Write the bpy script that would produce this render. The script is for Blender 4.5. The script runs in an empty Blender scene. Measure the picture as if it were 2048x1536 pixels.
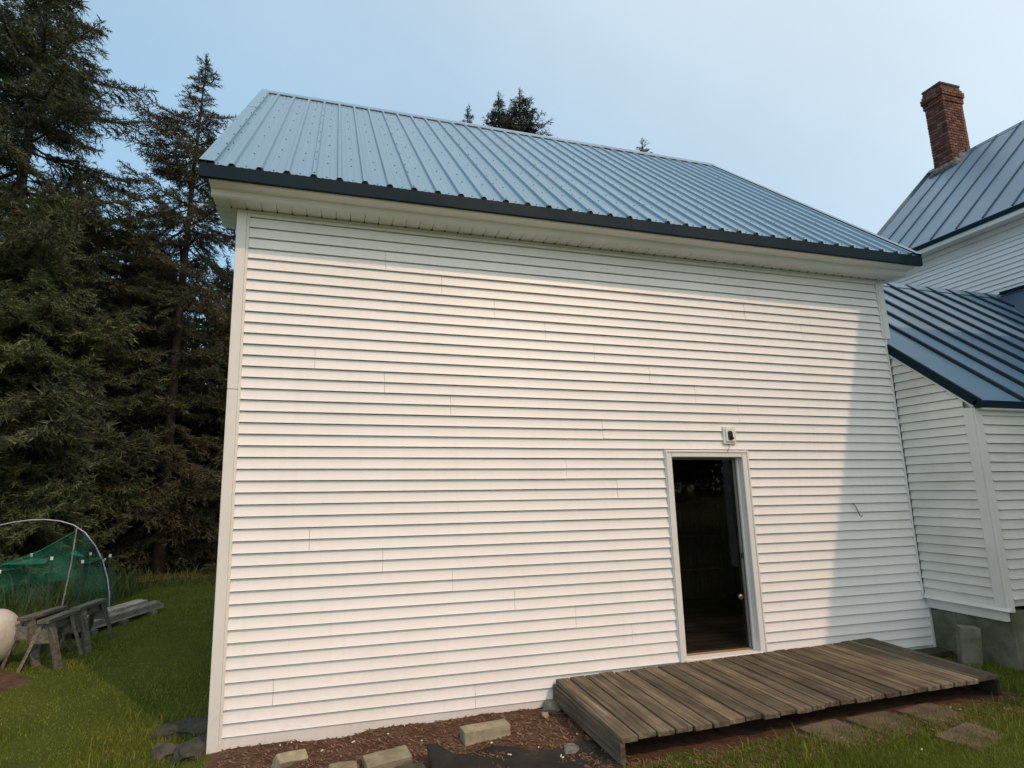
import bpy, bmesh, math, random
import numpy as np
from mathutils import Vector, Matrix, noise as mnoise

random.seed(7)
rng = np.random.default_rng(11)
SC = bpy.context.scene
COL = SC.collection

# ------------------------------------------------------------------ camera
CAM_LOC = (0.8488, -4.8558, 2.0517)
yaw, pitch, roll = -0.249299, 0.156386, 0.012628
F_PX, PPX, PPY = 1040.90, 918.11, 819.96          # in 2048 x 1536 pixels
cam = bpy.data.cameras.new("camera")
cam.sensor_fit = 'HORIZONTAL'
cam.sensor_width = 36.0
cam.lens = F_PX / 2048.0 * 36.0
cam.shift_x = (1024 - PPX) / 2048.0
cam.shift_y = (PPY - 768) / 2048.0
cam.clip_start = 0.05
cam.clip_end = 2000.0
cam_o = bpy.data.objects.new("camera", cam)
COL.objects.link(cam_o)
Ry = Matrix.Rotation(roll, 4, 'Y')
Rx = Matrix.Rotation(pitch, 4, 'X')
Rz = Matrix.Rotation(yaw, 4, 'Z')
base = Matrix.Rotation(math.radians(90), 4, 'X')
cam_o.matrix_world = Matrix.Translation(CAM_LOC) @ Rz @ Rx @ Ry @ base
SC.camera = cam_o

# ------------------------------------------------------------------ light
SUN_DIR = Vector((-0.506, 0.737, -1.0)).normalized()      # direction the light travels
to_sun = -SUN_DIR
SUN_EL = math.asin(to_sun.z)
SUN_AZ = math.atan2(to_sun.x, to_sun.y)                    # clockwise from +Y
world = bpy.data.worlds.new("World")
SC.world = world
world.use_nodes = True
wn = world.node_tree.nodes
wl = world.node_tree.links
wn.clear()
wout = wn.new("ShaderNodeOutputWorld")
wbg = wn.new("ShaderNodeBackground")
sky = wn.new("ShaderNodeTexSky")
sky.sky_type = 'NISHITA'
sky.sun_disc = False
sky.sun_elevation = SUN_EL
sky.sun_rotation = SUN_AZ
sky.altitude = 0
sky.air_density = 1.5
sky.dust_density = 1.0
sky.ozone_density = 1.0
# thin high smoke: a milky veil that brightens and warms towards the sun
tc = wn.new("ShaderNodeTexCoord")
dotn = wn.new("ShaderNodeVectorMath")
dotn.operation = 'DOT_PRODUCT'
wl.new(tc.outputs["Generated"], dotn.inputs[0])
dotn.inputs[1].default_value = to_sun
half = wn.new("ShaderNodeMath")
half.operation = 'MULTIPLY_ADD'
half.inputs[1].default_value = 0.5
half.inputs[2].default_value = 0.5
wl.new(dotn.outputs["Value"], half.inputs[0])
sqr = wn.new("ShaderNodeMath")
sqr.operation = 'POWER'
sqr.inputs[1].default_value = 3.0
wl.new(half.outputs[0], sqr.inputs[0])
veil = wn.new("ShaderNodeMix")
veil.data_type = 'RGBA'
veil.inputs[6].default_value = (1.10 / .6, 2.10 / .6, 2.95 / .6, 1)
veil.inputs[7].default_value = (6.5 / .6, 5.85 / .6, 4.6 / .6, 1)
wl.new(sqr.outputs[0], veil.inputs[0])
haz = wn.new("ShaderNodeMix")
haz.data_type = 'RGBA'
haz.inputs[0].default_value = 0.6
wl.new(sky.outputs[0], haz.inputs[6])
wisp = wn.new("ShaderNodeTexNoise")                        # barely visible wisps in the veil
wisp.inputs["Scale"].default_value = 2.2
wisp.inputs["Detail"].default_value = 6.0
wisp.inputs["Roughness"].default_value = 0.55
wl.new(tc.outputs["Generated"], wisp.inputs["Vector"])
wr_map = wn.new("ShaderNodeMapRange")
wr_map.inputs[1].default_value = 0.35
wr_map.inputs[2].default_value = 0.75
wr_map.inputs[3].default_value = 0.97
wr_map.inputs[4].default_value = 1.10
wl.new(wisp.outputs["Fac"], wr_map.inputs[0])
vm = wn.new("ShaderNodeVectorMath")
vm.operation = 'SCALE'
wl.new(veil.outputs[2], vm.inputs[0])
wl.new(wr_map.outputs[0], vm.inputs["Scale"])
wl.new(vm.outputs[0], haz.inputs[7])
wl.new(haz.outputs[2], wbg.inputs[0])
wbg.inputs[1].default_value = 0.15
wl.new(wbg.outputs[0], wout.inputs[0])

sun = bpy.data.lights.new("sun", 'SUN')
sun.energy = 2.0
sun.angle = math.radians(0.8)
sun.color = (0.76, 0.465, 0.305)
sun_o = bpy.data.objects.new("sun", sun)
COL.objects.link(sun_o)
sun_o.location = (8, -12, 16)
sun_o.rotation_euler = SUN_DIR.to_track_quat('-Z', 'Y').to_euler()

SC.view_settings.view_transform = 'Standard'
SC.view_settings.look = 'None'
SC.view_settings.exposure = 0.22
SC.view_settings.gamma = 1.0
SC.view_settings.use_curve_mapping = False
SC.cycles.max_bounces = 8
SC.cycles.transparent_max_bounces = 12


# ------------------------------------------------------------------ helpers
def tag(o, label=None, cat=None, group=None, kind=None):
    if label: o["label"] = label
    if cat: o["category"] = cat
    if group: o["group"] = group
    if kind: o["kind"] = kind
    return o


def empty(name, loc, label=None, cat=None, group=None, kind=None):
    o = bpy.data.objects.new(name, None)
    o.location = loc
    o.empty_display_size = 0.2
    COL.objects.link(o)
    return tag(o, label, cat, group, kind)


def wloc(o):
    v = Vector((0, 0, 0))
    while o is not None:
        v += Vector(o.location)
        o = o.parent
    return v


def link(name, me, parent=None, loc=None):
    """an object at world position loc (unrotated parents only)"""
    o = bpy.data.objects.new(name, me)
    COL.objects.link(o)
    p = Vector(loc) if loc is not None else Vector((0, 0, 0))
    if parent is not None:
        o.parent = parent
        p = p - wloc(parent)
    o.location = p
    return o


class MB:
    def __init__(self):
        self.v = []
        self.f = []

    def add(self, vs, fs):
        n = len(self.v)
        self.v.extend([tuple(p) for p in vs])
        self.f.extend([tuple(i + n for i in q) for q in fs])
        return self

    def box(self, x0, x1, y0, y1, z0, z1):
        vs = [(x0, y0, z0), (x1, y0, z0), (x1, y1, z0), (x0, y1, z0), (x0, y0, z1), (x1, y0, z1), (x1, y1, z1), (x0, y1, z1)]
        return self.add(vs, [(0, 3, 2, 1), (4, 5, 6, 7), (0, 1, 5, 4), (1, 2, 6, 5), (2, 3, 7, 6), (3, 0, 4, 7)])

    def cbox(self, x0, x1, y0, y1, z0, z1, b=0.004):
        """box with all edges chamfered"""
        cx, cy, cz = (x0 + x1) / 2, (y0 + y1) / 2, (z0 + z1) / 2
        hx, hy, hz = (x1 - x0) / 2, (y1 - y0) / 2, (z1 - z0) / 2
        bm = bmesh.new()
        bmesh.ops.create_cube(bm, size=1.0, matrix=Matrix.Translation((cx, cy, cz)) @ Matrix.Diagonal((2 * hx, 2 * hy, 2 * hz, 1)))
        bmesh.ops.bevel(bm, geom=list(bm.edges), offset=min(b, hx * .8, hy * .8, hz * .8), segments=1, affect='EDGES')
        bm.verts.index_update()
        self.add([v.co[:] for v in bm.verts], [[v.index for v in f.verts] for f in bm.faces])
        bm.free()
        return self

    def quad(self, a, b, c, d):
        return self.add([a, b, c, d], [(0, 1, 2, 3)])

    def poly(self, pts):
        return self.add(pts, [tuple(range(len(pts)))])

    def prism(self, prof, vec):
        """closed profile (list of 3d points) swept along vec, capped"""
        n = len(prof)
        a = [Vector(p) for p in prof]
        b = [p + Vector(vec) for p in a]
        fs = [(i, (i + 1) % n, n + (i + 1) % n, n + i) for i in range(n)]
        fs += [tuple(range(n - 1, -1, -1)), tuple(range(n, 2 * n))]
        return self.add(a + b, fs)

    def strip(self, prof, vec):
        """open profile swept along vec"""
        n = len(prof)
        a = [Vector(p) for p in prof]
        b = [p + Vector(vec) for p in a]
        return self.add(a + b, [(i, i + 1, n + i + 1, n + i) for i in range(n - 1)])

    def tube(self, pts, r, n=8, caps=True):
        pts = [Vector(p) for p in pts]
        rs = r if isinstance(r, (list, tuple)) else [r] * len(pts)
        vs = []
        fs = []
        up = Vector((0.13, 0.31, 0.94)).normalized()
        for i, p in enumerate(pts):
            t = (pts[min(i + 1, len(pts) - 1)] - pts[max(i - 1, 0)])
            if t.length < 1e-9: t = Vector((0, 0, 1))
            t.normalize()
            u = t.cross(up)
            if u.length < 1e-3: u = t.cross(Vector((1, 0, 0)))
            u.normalize()
            w = t.cross(u)
            for k in range(n):
                a = 2 * math.pi * k / n
                vs.append(p + (u * math.cos(a) + w * math.sin(a)) * rs[i])
        for i in range(len(pts) - 1):
            for k in range(n):
                fs.append((i * n + k, i * n + (k + 1) % n, (i + 1) * n + (k + 1) % n, (i + 1) * n + k))
        if caps:
            fs.append(tuple(range(n - 1, -1, -1)))
            m = (len(pts) - 1) * n
            fs.append(tuple(range(m, m + n)))
        return self.add(vs, fs)

    def bar(self, a, b, w, h, roll=0.0):
        """rectangular bar from a to b, w across, h along its 'up'"""
        a, b = Vector(a), Vector(b)
        t = (b - a).normalized()
        s = t.cross(Vector((0, 0, 1)))
        if s.length < 1e-4: s = Vector((1, 0, 0))
        s.normalize()
        u = s.cross(t)
        if roll:
            q = Matrix.Rotation(roll, 3, t)
            s = q @ s
            u = q @ u
        s *= w / 2
        u *= h / 2
        vs = [a - s - u, a + s - u, a + s + u, a - s + u, b - s - u, b + s - u, b + s + u, b - s + u]
        return self.add(vs, [(0, 3, 2, 1), (4, 5, 6, 7), (0, 1, 5, 4), (1, 2, 6, 5), (2, 3, 7, 6), (3, 0, 4, 7)])

    def mesh(self, name, mat, off=(0, 0, 0), smooth=False, fix=True):
        me = bpy.data.meshes.new(name)
        o = Vector(off)
        me.from_pydata([tuple(Vector(p) - o) for p in self.v], [], self.f)
        if fix:
            bm = bmesh.new()
            bm.from_mesh(me)
            bmesh.ops.recalc_face_normals(bm, faces=bm.faces)
            bm.to_mesh(me)
            bm.free()
        if mat: me.materials.append(mat)
        if smooth: me.shade_smooth()
        return me

    def build(self, name, mat, parent=None, at=None, smooth=False, fix=True):
        """verts given in world space; object origin at 'at' (default: first-vertex centroid)"""
        if at is None:
            a = np.array(self.v)
            at = tuple(((a.min(0) + a.max(0)) / 2)[:2]) + (float(a[:, 2].min()),)
        return link(name, self.mesh(name, mat, at, smooth, fix), parent, at)


def np_mesh(name, verts, faces, mat, smooth=False):
    """verts (n,3) array; faces (m,3) or (m,4) int array"""
    me = bpy.data.meshes.new(name)
    k = faces.shape[1]
    me.vertices.add(len(verts))
    me.vertices.foreach_set("co", np.ascontiguousarray(verts, dtype=np.float32).ravel())
    me.loops.add(faces.size)
    me.loops.foreach_set("vertex_index", np.ascontiguousarray(faces, dtype=np.int32).ravel())
    me.polygons.add(len(faces))
    me.polygons.foreach_set("loop_start", np.arange(0, faces.size, k, dtype=np.int32))
    me.update(calc_edges=True)
    if mat: me.materials.append(mat)
    if smooth: me.shade_smooth()
    return me


# ------------------------------------------------------------------ materials
def mat_new(name):
    m = bpy.data.materials.new(name)
    m.use_nodes = True
    nt = m.node_tree
    b = nt.nodes["Principled BSDF"]
    return m, nt, b


def N(nt, t, **kw):
    n = nt.nodes.new(t)
    for k, v in kw.items(): setattr(n, k, v)
    return n


def ramp(nt, fac, stops):
    r = nt.nodes.new("ShaderNodeValToRGB")
    el = r.color_ramp.elements
    while len(el) > 1: el.remove(el[-1])
    el[0].position = stops[0][0]
    el[0].color = (*stops[0][1], 1)
    for p, c in stops[1:]:
        e = el.new(p)
        e.color = (*c, 1)
    nt.links.new(fac, r.inputs[0])
    return r.outputs[0]


def coords(nt, scale=(1, 1, 1), kind='pos'):
    if kind == 'pos':
        g = nt.nodes.new("ShaderNodeNewGeometry")
        out = g.outputs["Position"]
    else:
        g = nt.nodes.new("ShaderNodeTexCoord")
        out = g.outputs["Object"]
    mp = nt.nodes.new("ShaderNodeMapping")
    mp.inputs["Scale"].default_value = scale
    nt.links.new(out, mp.inputs[0])
    return mp.outputs[0], mp


def noise(nt, vec, scale, detail=4, rough=0.55):
    n = nt.nodes.new("ShaderNodeTexNoise")
    n.inputs["Scale"].default_value = scale
    n.inputs["Detail"].default_value = detail
    n.inputs["Roughness"].default_value = rough
    nt.links.new(vec, n.inputs["Vector"])
    return n.outputs["Fac"]


def mixc(nt, fac, a, b, mode='MIX'):
    m = nt.nodes.new("ShaderNodeMix")
    m.data_type = 'RGBA'
    m.blend_type = mode
    for sock, v in ((m.inputs[0], fac), (m.inputs[6], a), (m.inputs[7], b)):
        if isinstance(v, (int, float)): sock.default_value = v
        elif isinstance(v, tuple): sock.default_value = (*v, 1)
        else: nt.links.new(v, sock)
    return m.outputs[2]


def bump(nt, b, h, strength=0.3, dist=0.01):
    n = nt.nodes.new("ShaderNodeBump")
    n.inputs["Strength"].default_value = strength
    n.inputs["Distance"].default_value = dist
    nt.links.new(h, n.inputs["Height"])
    nt.links.new(n.outputs[0], b.inputs["Normal"])


def obj_random(nt, scale=1.0):
    g = nt.nodes.new("ShaderNodeObjectInfo")
    return g.outputs["Random"]


def m_paint(name, c, rough=0.45, var=0.06, dirt=(0.45, 0.43, 0.38), dirt_amt=0.25, grain=True, spec=0.4):
    m, nt, b = mat_new(name)
    v, _ = coords(nt, (1, 1, 1))
    big = noise(nt, v, 1.3, 5, .6)
    v2, _ = coords(nt, (6, 6, 60) if grain else (20, 20, 20))
    fine = noise(nt, v2, 3.0, 3, .6)
    r = obj_random(nt)
    base = ramp(nt, r, [(0, tuple(x * (1 - var * .5) for x in c)), (1, tuple(min(1, x * (1 + var * .4)) for x in c))])
    d = ramp(nt, big, [(0.42, (0, 0, 0)), (0.75, (1, 1, 1))])
    f2 = N(nt, "ShaderNodeMath", operation='MULTIPLY')
    nt.links.new(d, f2.inputs[0])
    f2.inputs[1].default_value = dirt_amt
    colr = mixc(nt, f2.outputs[0], base, dirt)
    # rain-splashed soil on the lowest courses and faint vertical run-off streaks
    g_ = nt.nodes.new("ShaderNodeNewGeometry")
    sx_ = nt.nodes.new("ShaderNodeSeparateXYZ")
    nt.links.new(g_.outputs["Position"], sx_.inputs[0])
    mr = nt.nodes.new("ShaderNodeMapRange")
    mr.inputs[1].default_value = .75
    mr.inputs[2].default_value = .05
    nt.links.new(sx_.outputs[2], mr.inputs[0])
    v3, _ = coords(nt, (5, 5, 5))
    sp = ramp(nt, noise(nt, v3, 4.0, 6, .7), [(.50, (0, 0, 0)), (.80, (.22, .22, .22))])
    mm = N(nt, "ShaderNodeMath", operation='MULTIPLY')
    nt.links.new(mr.outputs[0], mm.inputs[0])
    nt.links.new(sp, mm.inputs[1])
    colr = mixc(nt, mm.outputs[0], colr, (0.36, 0.27, 0.19))
    v4, _ = coords(nt, (9, 9, .35))
    st_ = ramp(nt, noise(nt, v4, 1.6, 4, .6), [(.52, (0, 0, 0)), (.80, (.10, .10, .10))])
    colr = mixc(nt, st_, colr, (0.40, 0.37, 0.32))
    nt.links.new(colr, b.inputs["Base Color"])
    b.inputs["Roughness"].default_value = rough
    b.inputs["Specular IOR Level"].default_value = spec
    bump(nt, b, fine, 0.12, 0.003)
    return m


def m_metal_paint(name, c, rough=0.3, var=0.10, wave=0.25, spec=0.5, dusty=.02):
    """factory painted roofing sheet: faint oil-canning and dust"""
    m, nt, b = mat_new(name)
    v, _ = coords(nt, (1, 1, 1))
    a = noise(nt, v, 2.2, 4, .6)
    r = obj_random(nt)
    base = ramp(nt, r, [(0, tuple(x * (1 - var) for x in c)), (1, tuple(x * (1 + var) for x in c))])
    dust = ramp(nt, a, [(0.4, (0, 0, 0)), (0.8, (.35, .35, .35))])
    colr = mixc(nt, dust, base, tuple(min(1, x * 1.25 + dusty) for x in c))
    nt.links.new(colr, b.inputs["Base Color"])
    rr = ramp(nt, a, [(0.3, (rough * .8,) * 3), (0.8, (rough * 1.35,) * 3)])
    nt.links.new(rr, b.inputs["Roughness"])
    b.inputs["Specular IOR Level"].default_value = spec
    v2, _ = coords(nt, (3.0, 1.0, 1.0))
    o = noise(nt, v2, 1.6, 3, .5)
    bump(nt, b, o, wave, 0.03)
    return m


def m_wood(name, stops, axis='y', rough=0.85, scale=1.0, rvar=0.38, grainb=0.5):
    m, nt, b = mat_new(name)
    s = {'x': (1.2, 26, 26), 'y': (26, 1.2, 26), 'z': (26, 26, 1.2)}[axis]
    v, mp = coords(nt, tuple(q * scale for q in s))
    info = nt.nodes.new("ShaderNodeObjectInfo")
    cmb = nt.nodes.new("ShaderNodeMath")
    cmb.operation = 'MULTIPLY'
    cmb.inputs[1].default_value = 37.0
    nt.links.new(info.outputs["Random"], cmb.inputs[0])
    cx = nt.nodes.new("ShaderNodeCombineXYZ")
    for i in range(3): nt.links.new(cmb.outputs[0], cx.inputs[i])
    nt.links.new(cx.outputs[0], mp.inputs["Location"])
    g = noise(nt, v, 1.0, 6, .65)
    base = ramp(nt, g, stops)
    v2, _ = coords(nt, (1, 1, 1))
    bl = noise(nt, v2, 3.5, 4, .6)
    base = mixc(nt, ramp(nt, bl, [(.35, (0, 0, 0)), (.75, (.55, .55, .55))]), base, stops[0][1])
    rv = ramp(nt, info.outputs["Random"], [(0, (1 - rvar,) * 3), (1, (1 + rvar * .6,) * 3)])
    base = mixc(nt, 1.0, base, rv, 'MULTIPLY')
    nt.links.new(base, b.inputs["Base Color"])
    b.inputs["Roughness"].default_value = rough
    b.inputs["Specular IOR Level"].default_value = 0.2
    bump(nt, b, g, grainb, 0.006)
    return m


def m_rough(name, stops, scale=6, rough=0.9, bstr=0.5, bdist=0.02, detail=8, rvar=0.0):
    m, nt, b = mat_new(name)
    v, _ = coords(nt)
    n1 = noise(nt, v, scale, detail, .65)
    base = ramp(nt, n1, stops)
    if rvar:
        info = nt.nodes.new("ShaderNodeObjectInfo")
        rv = ramp(nt, info.outputs["Random"], [(0, (1 - rvar,) * 3), (1, (1 + rvar,) * 3)])
        base = mixc(nt, 1.0, base, rv, 'MULTIPLY')
    nt.links.new(base, b.inputs["Base Color"])
    b.inputs["Roughness"].default_value = rough
    b.inputs["Specular IOR Level"].default_value = 0.2
    n2 = noise(nt, v, scale * 6, 6, .7)
    bump(nt, b, n2, bstr, bdist)
    return m


def m_plain(name, c, rough=0.6, metal=0.0, spec=0.4):
    m, nt, b = mat_new(name)
    v, _ = coords(nt)
    n1 = noise(nt, v, 14, 4)
    base = ramp(nt, n1, [(.3, tuple(x * .88 for x in c)), (.7, tuple(min(1, x * 1.1) for x in c))])
    nt.links.new(base, b.inputs["Base Color"])
    b.inputs["Roughness"].default_value = rough
    b.inputs["Metallic"].default_value = metal
    b.inputs["Specular IOR Level"].default_value = spec
    return m


def m_leaf(name, stops, scale=0.8, rough=0.6, trans=0.15):
    m, nt, b = mat_new(name)
    v, _ = coords(nt)
    n1 = noise(nt, v, scale, 5, .7)
    g = nt.nodes.new("ShaderNodeNewGeometry")
    f = N(nt, "ShaderNodeMath", operation='MULTIPLY_ADD')
    nt.links.new(g.outputs["Random Per Island"], f.inputs[0])
    f.inputs[1].default_value = 0.35
    f2 = N(nt, "ShaderNodeMath", operation='MULTIPLY')
    nt.links.new(n1, f2.inputs[0])
    f2.inputs[1].default_value = 0.65
    nt.links.new(f2.outputs[0], f.inputs[2])
    base = ramp(nt, f.outputs[0], stops)
    nt.links.new(base, b.inputs["Base Color"])
    b.inputs["Roughness"].default_value = rough
    b.inputs["Specular IOR Level"].default_value = 0.15
    if trans:
        tr = nt.nodes.new("ShaderNodeBsdfTranslucent")
        nt.links.new(base, tr.inputs[0])
        ms = nt.nodes.new("ShaderNodeMixShader")
        ms.inputs[0].default_value = trans
        out = nt.nodes["Material Output"]
        nt.links.new(b.outputs[0], ms.inputs[1])
        nt.links.new(tr.outputs[0], ms.inputs[2])
        nt.links.new(ms.outputs[0], out.inputs[0])
    return m


M = {}
M['siding'] = m_paint("white_vinyl_siding", (0.83, 0.825, 0.82), 0.42, 0.04, (0.62, 0.58, 0.50), 0.16)
M['trim'] = m_paint("white_trim", (0.75, 0.74, 0.72), 0.45, 0.03, (0.55, 0.52, 0.45), 0.25, False)
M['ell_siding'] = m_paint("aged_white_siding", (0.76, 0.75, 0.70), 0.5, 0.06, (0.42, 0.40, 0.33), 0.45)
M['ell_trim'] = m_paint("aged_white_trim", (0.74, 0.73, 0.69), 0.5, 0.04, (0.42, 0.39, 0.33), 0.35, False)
M['roof'] = m_metal_paint("blue_roof_sheet", (0.136, 0.258, 0.365), 0.33, 0.04, 0.42)
M['roof_dark'] = m_metal_paint("dark_blue_trim", (0.004, 0.017, 0.027), 0.55, 0.03, 0.1, .12, .001)
M['ell_roof'] = m_metal_paint("blue_roof_sheet_ell", (0.135, 0.245, 0.345), 0.34, 0.03, 0.3)
M['house_roof'] = m_metal_paint("blue_roof_sheet_house", (0.13, 0.215, 0.30), 0.42, 0.04, 0.4)
M['seam'] = m_metal_paint("seam_shade_blue", (0.014, 0.030, 0.050), 0.45, 0.03, 0.1, .2, .002)  # ell seams: shade of the rib sides painted in as darker blue
M['house_seam'] = m_metal_paint("house_roof_seam", (0.030, 0.070, 0.11), 0.55, 0.03, 0.1, .05, .001)  # house seams darker than the pans, rib shading painted in
M['porch_roof'] = m_metal_paint("porch_roof_shade_blue", (0.045, 0.085, 0.145), 0.38, 0.03, 0.25)  # blue roof sheet with its shade painted in as a darker tone
M['black'] = m_plain("black_foam", (0.012, 0.014, 0.016), 0.8)
M['screw'] = m_plain("screw_head", (0.03, 0.045, 0.06), 0.5)
M['deck'] = m_wood("weathered_deck_wood", [(0.26, (0.030, 0.023, 0.015)), (0.5, (0.140, 0.117, 0.080)), (0.76, (0.31, 0.268, 0.20))], 'y', .88)
M['deck_dark'] = m_wood("dark_joist_wood", [(0.25, (0.02, 0.016, 0.012)), (0.5, (0.055, 0.044, 0.032)), (0.75, (0.10, 0.08, 0.058))], 'y', .9)  # darker wood tone for joists, ledger and loose planks
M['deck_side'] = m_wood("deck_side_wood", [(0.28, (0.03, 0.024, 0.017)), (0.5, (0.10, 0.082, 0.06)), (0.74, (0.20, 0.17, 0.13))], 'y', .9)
M['greywood'] = m_wood("silvered_wood", [(0.25, (0.13, 0.118, 0.10)), (0.5, (0.37, 0.345, 0.295)), (0.75, (0.58, 0.55, 0.48))], 'y', .9)
M['darkgreywood'] = m_wood("old_trestle_wood", [(0.25, (0.05, 0.047, 0.038)), (0.5, (0.15, 0.142, 0.118)), (0.75, (0.27, 0.255, 0.215))], 'y', .9)
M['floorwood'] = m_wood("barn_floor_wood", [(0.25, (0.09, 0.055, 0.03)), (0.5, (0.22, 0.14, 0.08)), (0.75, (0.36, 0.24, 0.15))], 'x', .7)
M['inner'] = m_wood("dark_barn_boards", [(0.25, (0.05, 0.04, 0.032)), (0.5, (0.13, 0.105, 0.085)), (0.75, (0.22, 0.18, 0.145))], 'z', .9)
M['concrete'] = m_rough("mossy_concrete", [(0.25, (0.055, 0.062, 0.036)), (0.45, (0.12, 0.125, 0.085)), (0.6, (0.19, 0.19, 0.155)), (0.8, (0.30, 0.29, 0.25))], 3.0, .92, .35, .01)
M['block'] = m_rough("concrete_block", [(0.3, (0.16, 0.15, 0.09)), (0.6, (0.30, 0.275, 0.20)), (0.85, (0.40, 0.37, 0.29))], 7, .92, .45, .006, rvar=.15)
M['stone'] = m_rough("dark_fieldstone", [(0.3, (0.030, 0.030, 0.022)), (0.55, (0.075, 0.071, 0.056)), (0.85, (0.15, 0.14, 0.118))], 6, .9, .6, .02, rvar=.2)
M['paver'] = m_rough("sunken_paver", [(0.3, (0.07, 0.052, 0.036)), (0.6, (0.14, 0.11, 0.08)), (0.85, (0.20, 0.165, 0.125))], 5, .95, .5, .008, rvar=.12)
M['fabric'] = m_rough("black_landscape_fabric", [(0.3, (0.010, 0.010, 0.010)), (0.6, (0.026, 0.024, 0.021)), (0.85, (0.08, 0.062, 0.045))], 5, .75, .4, .004)
M['brick'] = m_rough("red_brick", [(0.3, (0.085, 0.037, 0.029)), (0.6, (0.155, 0.073, 0.056)), (0.85, (0.26, 0.145, 0.118))], 9, .9, .5, .004, rvar=.5)
M['mortar'] = m_rough("old_mortar", [(0.3, (0.06, 0.05, 0.042)), (0.7, (0.13, 0.115, 0.10))], 12, .95, .4, .004)
M['flash'] = m_rough("roof_cement_flashing", [(0.35, (0.10, 0.095, 0.08)), (0.6, (0.22, 0.215, 0.20)), (0.85, (0.45, 0.45, 0.43))], 7, .7, .6, .02)
M['bark'] = m_rough("spruce_bark", [(0.3, (0.035, 0.028, 0.021)), (0.6, (0.085, 0.07, 0.056)), (0.85, (0.15, 0.13, 0.11))], 5, .95, .8, .03)
M['needle_a'] = m_leaf("spruce_needles_dark", [(0.2, (0.022, 0.030, 0.017)), (0.5, (0.062, 0.076, 0.042)), (0.8, (0.155, 0.168, 0.090))], .9)
M['needle_b'] = m_leaf("spruce_needles_brownish", [(0.2, (0.025, 0.028, 0.017)), (0.5, (0.070, 0.072, 0.042)), (0.8, (0.165, 0.150, 0.088))], .9)
M['needle_c'] = m_leaf("spruce_needles_green", [(0.2, (0.024, 0.036, 0.016)), (0.5, (0.078, 0.100, 0.044)), (0.8, (0.19, 0.212, 0.098))], .9)
M['needle_far'] = m_leaf("spruce_needles_far", [(0.2, (0.018, 0.024, 0.016)), (0.5, (0.042, 0.052, 0.032)), (0.8, (0.078, 0.086, 0.050))], .9, .6, 0.1)
M['leaf'] = m_leaf("broad_leaves", [(0.2, (0.02, 0.04, 0.01)), (0.5, (0.05, 0.09, 0.02)), (0.8, (0.10, 0.15, 0.04))], 2)
M['grass'] = m_leaf("lawn_grass", [(0.2, (0.058, 0.086, 0.010)), (0.5, (0.140, 0.178, 0.022)), (0.8, (0.26, 0.265, 0.065))], 1.4, .55, .25)
M['weed'] = m_leaf("tall_weeds", [(0.2, (0.03, 0.05, 0.012)), (0.5, (0.07, 0.105, 0.03)), (0.8, (0.14, 0.17, 0.07))], 3, .55, .25)
M['pvc'] = m_plain("lilac_pvc", (0.42, 0.40, 0.55), .4)
M['tpost'] = m_plain("green_post", (0.02, 0.045, 0.03), .6)
M['net_cord'] = m_plain("teal_cord", (0.02, 0.20, 0.14), .6)
M['white'] = m_plain("white_plastic", (0.72, 0.71, 0.68), .45)
M['knob'] = m_plain("pewter_knob", (0.26, 0.25, 0.24), .45, 1.0)
M['bronze'] = m_plain("door_frame_taupe", (0.17, 0.15, 0.13), .4)
M['sill'] = m_wood("door_sill_oak", [(0.3, (0.16, 0.10, 0.055)), (0.6, (0.28, 0.19, 0.11)), (0.8, (0.36, 0.26, 0.16))], 'x', .6)
M['rust'] = m_plain("rusty_iron", (0.10, 0.055, 0.035), .7)

# old white tank paint, weathered
m, nt, b = mat_new("tank_paint")
v, _ = coords(nt)
n1 = noise(nt, v, 5, 9, .75)
nt.links.new(ramp(nt, n1, [(.28, (.16, .12, .085)), (.40, (.42, .385, .33)), (.62, (.55, .53, .48))]), b.inputs["Base Color"])
b.inputs["Roughness"].default_value = .55
M['tank'] = m

# storm-door glass
m, nt, b = mat_new("door_glass")
out = nt.nodes["Material Output"]
tr = nt.nodes.new("ShaderNodeBsdfTransparent")
tr.inputs[0].default_value = (.85, .87, .86, 1)
gl = nt.nodes.new("ShaderNodeBsdfGlossy")
gl.inputs["Roughness"].default_value = 0.03
fr = nt.nodes.new("ShaderNodeFresnel")
fr.inputs[0].default_value = 1.42
ms = nt.nodes.new("ShaderNodeMixShader")
nt.links.new(fr.outputs[0], ms.inputs[0])
nt.links.new(tr.outputs[0], ms.inputs[1])
nt.links.new(gl.outputs[0], ms.inputs[2])
nt.links.new(ms.outputs[0], out.inputs[0])
M['glass'] = m

# garden netting: fine green mesh, mostly holes
m, nt, b = mat_new("green_netting")
out = nt.nodes["Material Output"]
v, _ = coords(nt, (1, 1, 1))
n1 = noise(nt, v, 3.0, 4, .6)
fac = ramp(nt, n1, [(.35, (.20, .20, .20)), (.7, (.55, .55, .55))])
b.inputs["Base Color"].default_value = (0.01, 0.17, 0.11, 1)
b.inputs["Roughness"].default_value = .7
tr = nt.nodes.new("ShaderNodeBsdfTransparent")
ms = nt.nodes.new("ShaderNodeMixShader")
nt.links.new(fac, ms.inputs[0])
nt.links.new(tr.outputs[0], ms.inputs[1])
nt.links.new(b.outputs[0], ms.inputs[2])
nt.links.new(ms.outputs[0], out.inputs[0])
M['net'] = m


m2_ = M['net'].copy()
m2_.name = "green_netting_single_layer"
for n_ in m2_.node_tree.nodes:
    if n_.type == 'VALTORGB':
        n_.color_ramp.elements[0].color = (.10, .10, .10, 1)
        n_.color_ramp.elements[1].color = (.30, .30, .30, 1)
M['net_thin'] = m2_


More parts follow.
